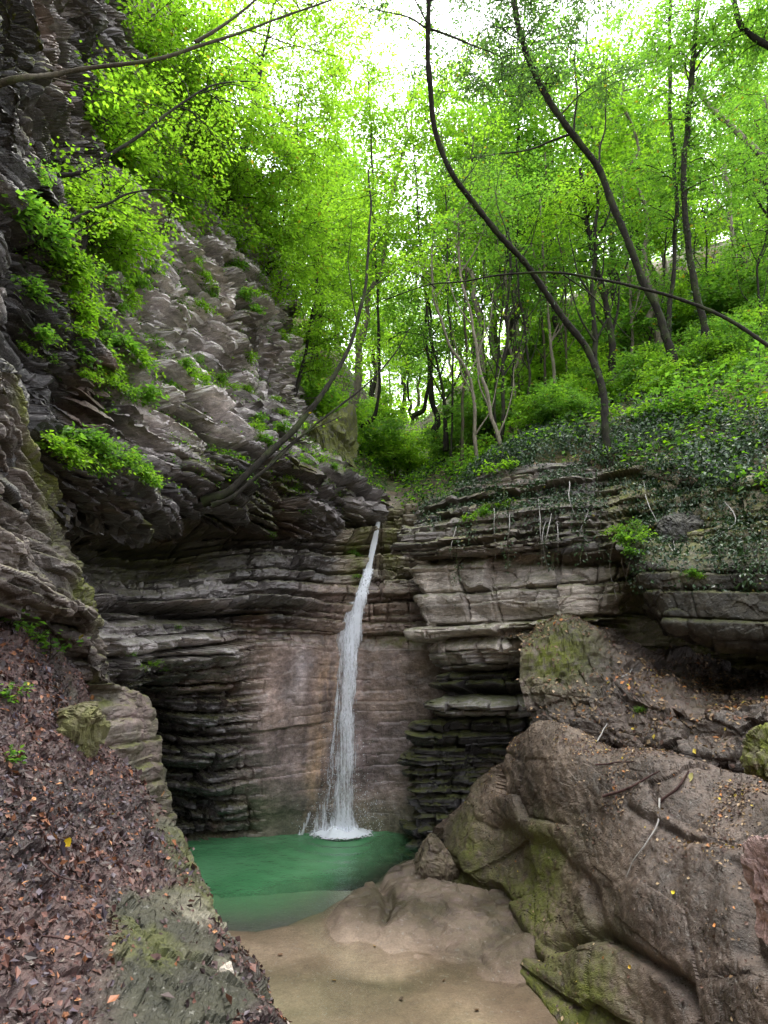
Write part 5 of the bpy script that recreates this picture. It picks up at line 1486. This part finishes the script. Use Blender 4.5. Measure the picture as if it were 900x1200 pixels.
ground_leaves('ferns', 'small green leaves of ferns sprinkled over the left cliff', 'cliff_left_upper',
              lambda P, x, y, N: sstep(-0.02, 0.25, fbm(P, 209, 3, 1.1)) * sstep(0.0, 0.4, N[..., 2]) * sstep(20, 60, x) * sstep(610, 540, y) * sstep(150, 300, y), 42000, 0.05, UND[:3], M_LEAF, 0.08, 0.6, 9, 0.4, 0.3, 'fern')

# ---------------------------------------------------------------- loose things
def rock(name, label, cat, c, r, seed, mat=M_BOULDER, colr=(0.20, 0.16, 0.13), moss=0.1, rot=0.0, cut=0.8, group=None, n=90, sq=0.7):
    u = np.linspace(0, np.pi, n // 2 + 1); v = np.linspace(0, 2 * np.pi, n, endpoint=False)
    U_, V_ = np.meshgrid(u, v, indexing='ij')
    D = np.stack([np.sin(U_) * np.cos(V_), np.sin(U_) * np.sin(V_), np.cos(U_)], -1)
    D = np.sign(D) * np.abs(D) ** sq; D = unit(D) * (np.linalg.norm(D, axis=-1, keepdims=True) ** 0.7)
    rng = np.random.default_rng(seed)
    Rr = np.ones(D.shape[:2])
    for _ in range(13):                       # planar facets
        nn = unit(rng.normal(size=3)); dd = rng.uniform(cut * 0.8, cut * 1.1)
        dt = (D * nn).sum(-1)
        Rr = np.where(dt * Rr > dd, dd / np.maximum(dt, 1e-3), Rr)
    P = D * Rr[..., None] * np.array(r)
    sc_ = 1 / max(r)
    P = P * (1 + 0.10 * fbm(P, seed, 4, 2.5 * sc_) + 0.03 * fbm(P, seed + 1, 3, 9 * sc_))[..., None]
    cr_, sr_ = math.cos(rot), math.sin(rot)
    P = np.stack([P[..., 0] * cr_ - P[..., 2] * sr_, P[..., 1], P[..., 0] * sr_ + P[..., 2] * cr_], -1)
    idx = np.arange(P.shape[0] * n).reshape(P.shape[0], n)
    nx = np.roll(idx, -1, 1)
    Q = np.stack([idx[:-1], idx[1:], nx[1:], nx[:-1]], -1).reshape(-1, 4)
    P = P + unit(P) * (max(r) * 0.10 * facet(P * sc_ * 1.0, 3.0, seed) + max(r) * 0.04 * facet(P * sc_, 8.0, seed + 3))[..., None]
    cc = np.array(colr) * (1 + 0.35 * fbm(P, seed + 2, 3, 3 * sc_)[..., None])
    nv = P.shape[0] * n
    o = mesh_obj(name, P.reshape(-1, 3), Q, mat, attrs={'Col': cc.reshape(-1, 3), 'moss': np.full(nv, moss), 'wet': np.full(nv, 0.25)}, smooth=False)
    o.location = tuple(float(q) for q in c)
    return tag(o, label, cat, group)
rock('boulder', 'small rounded brown rock wedged between the pool and the big boulder', 'boulder', PX(508, 1018, 10.35), (0.44, 0.40, 0.50), 31, colr=(0.14, 0.105, 0.085), moss=0.25, n=150)
rock('boulder', 'dark angular rock under the ivy above the right cave', 'boulder', PX(805, 628, 9.0), (0.42, 0.4, 0.38), 34, colr=(0.035, 0.032, 0.033), n=140)
rock('boulder', 'mossy dark outcrop at the right edge of the hillside', 'boulder', PX(905, 450, 12.5), (1.3, 0.9, 0.75), 35, colr=(0.03, 0.028, 0.026), moss=0.6, n=140)
rock('boulder', 'wet yellow green mossy stone at the right edge beside the ledge', 'boulder', PX(903, 885, 5.7), (0.22, 0.25, 0.28), 37, colr=(0.14, 0.12, 0.08), moss=1.0, n=100)
rock('boulder', 'purple brown stone at the right edge on the big boulder', 'boulder', PX(905, 1030, 4.3), (0.16, 0.18, 0.34), 38, colr=(0.25, 0.17, 0.15), moss=0.0, n=100)
rock('stone', 'square mossy block poking out of the leaf covered slope', 'stone', PX(80, 860, 5.2), (0.36, 0.28, 0.24), 39, colr=(0.09, 0.078, 0.045), moss=0.5, cut=0.9, n=110, sq=0.4)
rock('outcrop', 'ivy covered outcrop standing left of the head of the fall', 'rock', PX(393, 530, 15.3), (0.75, 0.8, 1.35), 41, colr=(0.06, 0.055, 0.045), moss=0.8, n=140)
sp_, _ = surf(265, 1143)
rock('stone', 'small pale stone lying on the mossy edge of the left slope', 'stone', sp_ + [0, 0, 0.02], (0.055, 0.04, 0.045), 40, colr=(0.5, 0.46, 0.38), moss=0.0, n=40)

def stick(pts, r0, r1, label, mat, seed=1, lift=0.015, cat='stick'):
    W = []
    for a, b in pts:
        p_, nn = surf(a, b); W.append(p_ + nn * lift)
    W = wiggle(bez(np.array(W), 8), 0.01, np.random.default_rng(seed), 5)
    V, Q = tube(W, np.linspace(r0, r1, len(W)), 7)
    o = mesh_obj('stick', V, Q, mat, smooth=True, origin=W[0])
    o.location = tuple(W[0]); tag(o, label, cat)
    if cat == 'root': o.name = 'hanging_root'; o['group'] = 'roots hanging down the right cliff'
M_STICK = mat_bark('wet_stick', (0.035, 0.02, 0.02), (0.09, 0.05, 0.045), 0.0)
M_DRYSTICK = mat_bark('dry_stick', (0.22, 0.2, 0.19), (0.42, 0.40, 0.38), 0.0)
stick([(775, 937), (773, 965), (762, 990), (745, 1012), (737, 1030)], 0.011, 0.004, 'thin pale grey curved stick standing out on the big boulder', M_DRYSTICK, 1, 0.03)
stick([(708, 935), (740, 925), (760, 912), (775, 905)], 0.016, 0.007, 'dark wet twig lying on the upper part of the big boulder', M_STICK, 2)
stick([(700, 897), (720, 895), (745, 893)], 0.012, 0.005, 'short dark twig near the top edge of the big boulder', M_STICK, 3)
stick([(772, 940), (795, 925), (806, 905)], 0.02, 0.008, 'thick reddish brown stick among the leaves right of the pale stick', M_STICK, 4)
stick([(728, 795), (740, 785), (752, 762)], 0.012, 0.005, 'pale twig caught on the ledge in front of the right cave', M_DRYSTICK, 5)
stick([(700, 870), (712, 850), (722, 835)], 0.010, 0.004, 'thin pale twig leaning on the ledge above the big boulder', M_DRYSTICK, 6)

def big_leaf(x, y, s, colr, label, seed):
    p_, nn = surf(x, y)
    rng = np.random.default_rng(seed)
    U = unit(np.cross(nn, rng.normal(size=3))); Sd = np.cross(nn, U)
    prof = [(0, 0), (0.18, 0.26), (0.42, 0.36), (0.7, 0.24), (1, 0)]
    V = []
    for t, wd in prof: V.append(p_ + nn * (0.02 + 0.05 * s * math.sin(t * 3)) + U * (t - 0.5) * s + Sd * wd * s)
    for t, wd in prof[1:-1][::-1]: V.append(p_ + nn * (0.012 + 0.02 * s) + U * (t - 0.5) * s - Sd * wd * s)
    mid = [p_ + nn * (0.008) + U * (t - 0.5) * s for t, _ in prof[1:-1]]
    V += mid
    Fq = [(0, 1, 8, 8), ]
    V = np.array(V)
    tri = [(0, 1, 8), (1, 2, 9), (1, 9, 8), (2, 3, 10), (2, 10, 9), (3, 4, 10), (4, 5, 10), (5, 6, 9), (5, 9, 10), (6, 7, 8), (6, 8, 9), (7, 0, 8)]
    o = mesh_obj('fallen_leaf', V, np.array(tri), M_LITTER, attrs={'Col': np.tile(np.array(colr), (len(V), 1))}, smooth=True, origin=p_)
    o.location = tuple(p_); tag(o, label, 'leaf')
big_leaf(812, 912, 0.13, (0.55, 0.50, 0.20), 'big pale yellow leaf near the ledge on the right', 1)
big_leaf(78, 986, 0.075, (0.62, 0.42, 0.02), 'bright yellow leaf on the brown leaf slope at the left', 2)
big_leaf(190, 930, 0.08, (0.50, 0.28, 0.14), 'light orange leaf near the right edge of the leaf slope', 3)
big_leaf(790, 1048, 0.05, (0.6, 0.5, 0.03), 'small yellow leaf in the middle of the big boulder', 4)
big_leaf(740, 1134, 0.04, (0.65, 0.42, 0.05), 'small orange yellow leaf low on the big boulder', 5)

# broad leaved plants on the near left slope
for i, (x, y, s_, lab) in enumerate([(12, 735, 0.9, 'leafy green stem at the left edge beneath the dark rock'), (58, 775, 0.95, 'bright green leafy plant on the slope beside the left buttress'),
                                     (14, 820, 0.55, 'small ivy like plant at the left edge of the leaf slope'), (20, 895, 0.5, 'small green plant growing through the dead leaves at the left edge'), (40, 760, 0.8, 'thin leafy plant behind the bright plant on the left slope')]):
    pt, nn = surf(x, y)
    m_ = make_plant(880 + i, 'leafy_plant', 0.30, 7, 0.075, G_MID, M_LEAF, 0.1, 5)
    m_.location = tuple(pt); m_.scale = (s_,) * 3; m_['label'] = lab

rg = np.random.default_rng(777)
rootlab = ['thin pale root dangling over the thin dark beds of the right cliff', 'pale wiry root hanging from the ivy over the right cave', 'thin root hanging beside the top left corner of the right cliff']
for i, (x, y0, L) in enumerate([(640, 600, 70), (648, 605, 60), (655, 600, 66), (632, 590, 80), (690, 600, 50), (722, 640, 60), (730, 650, 45), (741, 655, 55), (600, 605, 55), (780, 600, 50), (800, 590, 60), (850, 590, 50), (535, 620, 50), (880, 600, 45), (760, 565, 50), (668, 560, 60), (580, 600, 50)]):
    stick([(x, y0), (x + rg.normal(0, 5), y0 + L * 0.5), (x + rg.normal(2, 9), y0 + L)], 0.009, 0.004, rootlab[1] if x > 715 else rootlab[0] if x > 560 else rootlab[2], M_DRYSTICK, 50 + i, 0.07, 'root')

stick([(40, 1010), (62, 1030), (95, 1042)], 0.006, 0.003, 'thin dark twig lying across the brown leaf slope', M_STICK, 90, 0.03)
stick([(118, 960), (130, 985), (128, 1010)], 0.005, 0.003, 'short dark twig on the leaf slope near its mossy edge', M_STICK, 91, 0.03)
stick([(20, 1120), (50, 1105), (85, 1112)], 0.006, 0.003, 'thin dark twig on the leaf slope near the bottom of the photo', M_STICK, 92, 0.03)

for i, (x, y, s_) in enumerate([(330, 1120, 0.07), (392, 1150, 0.06), (470, 1172, 0.07), (520, 1150, 0.05), (440, 1110, 0.05), (300, 1150, 0.06), (560, 1185, 0.06)]):
    big_leaf(x, y, s_, [(0.16, 0.09, 0.05), (0.30, 0.18, 0.07), (0.10, 0.06, 0.045)][i % 3], 'brown fallen leaf lying on the pale stream floor in front of the pool', 70 + i)
    for o_ in col.objects[-1:]: o_['group'] = 'leaves on the stream floor'
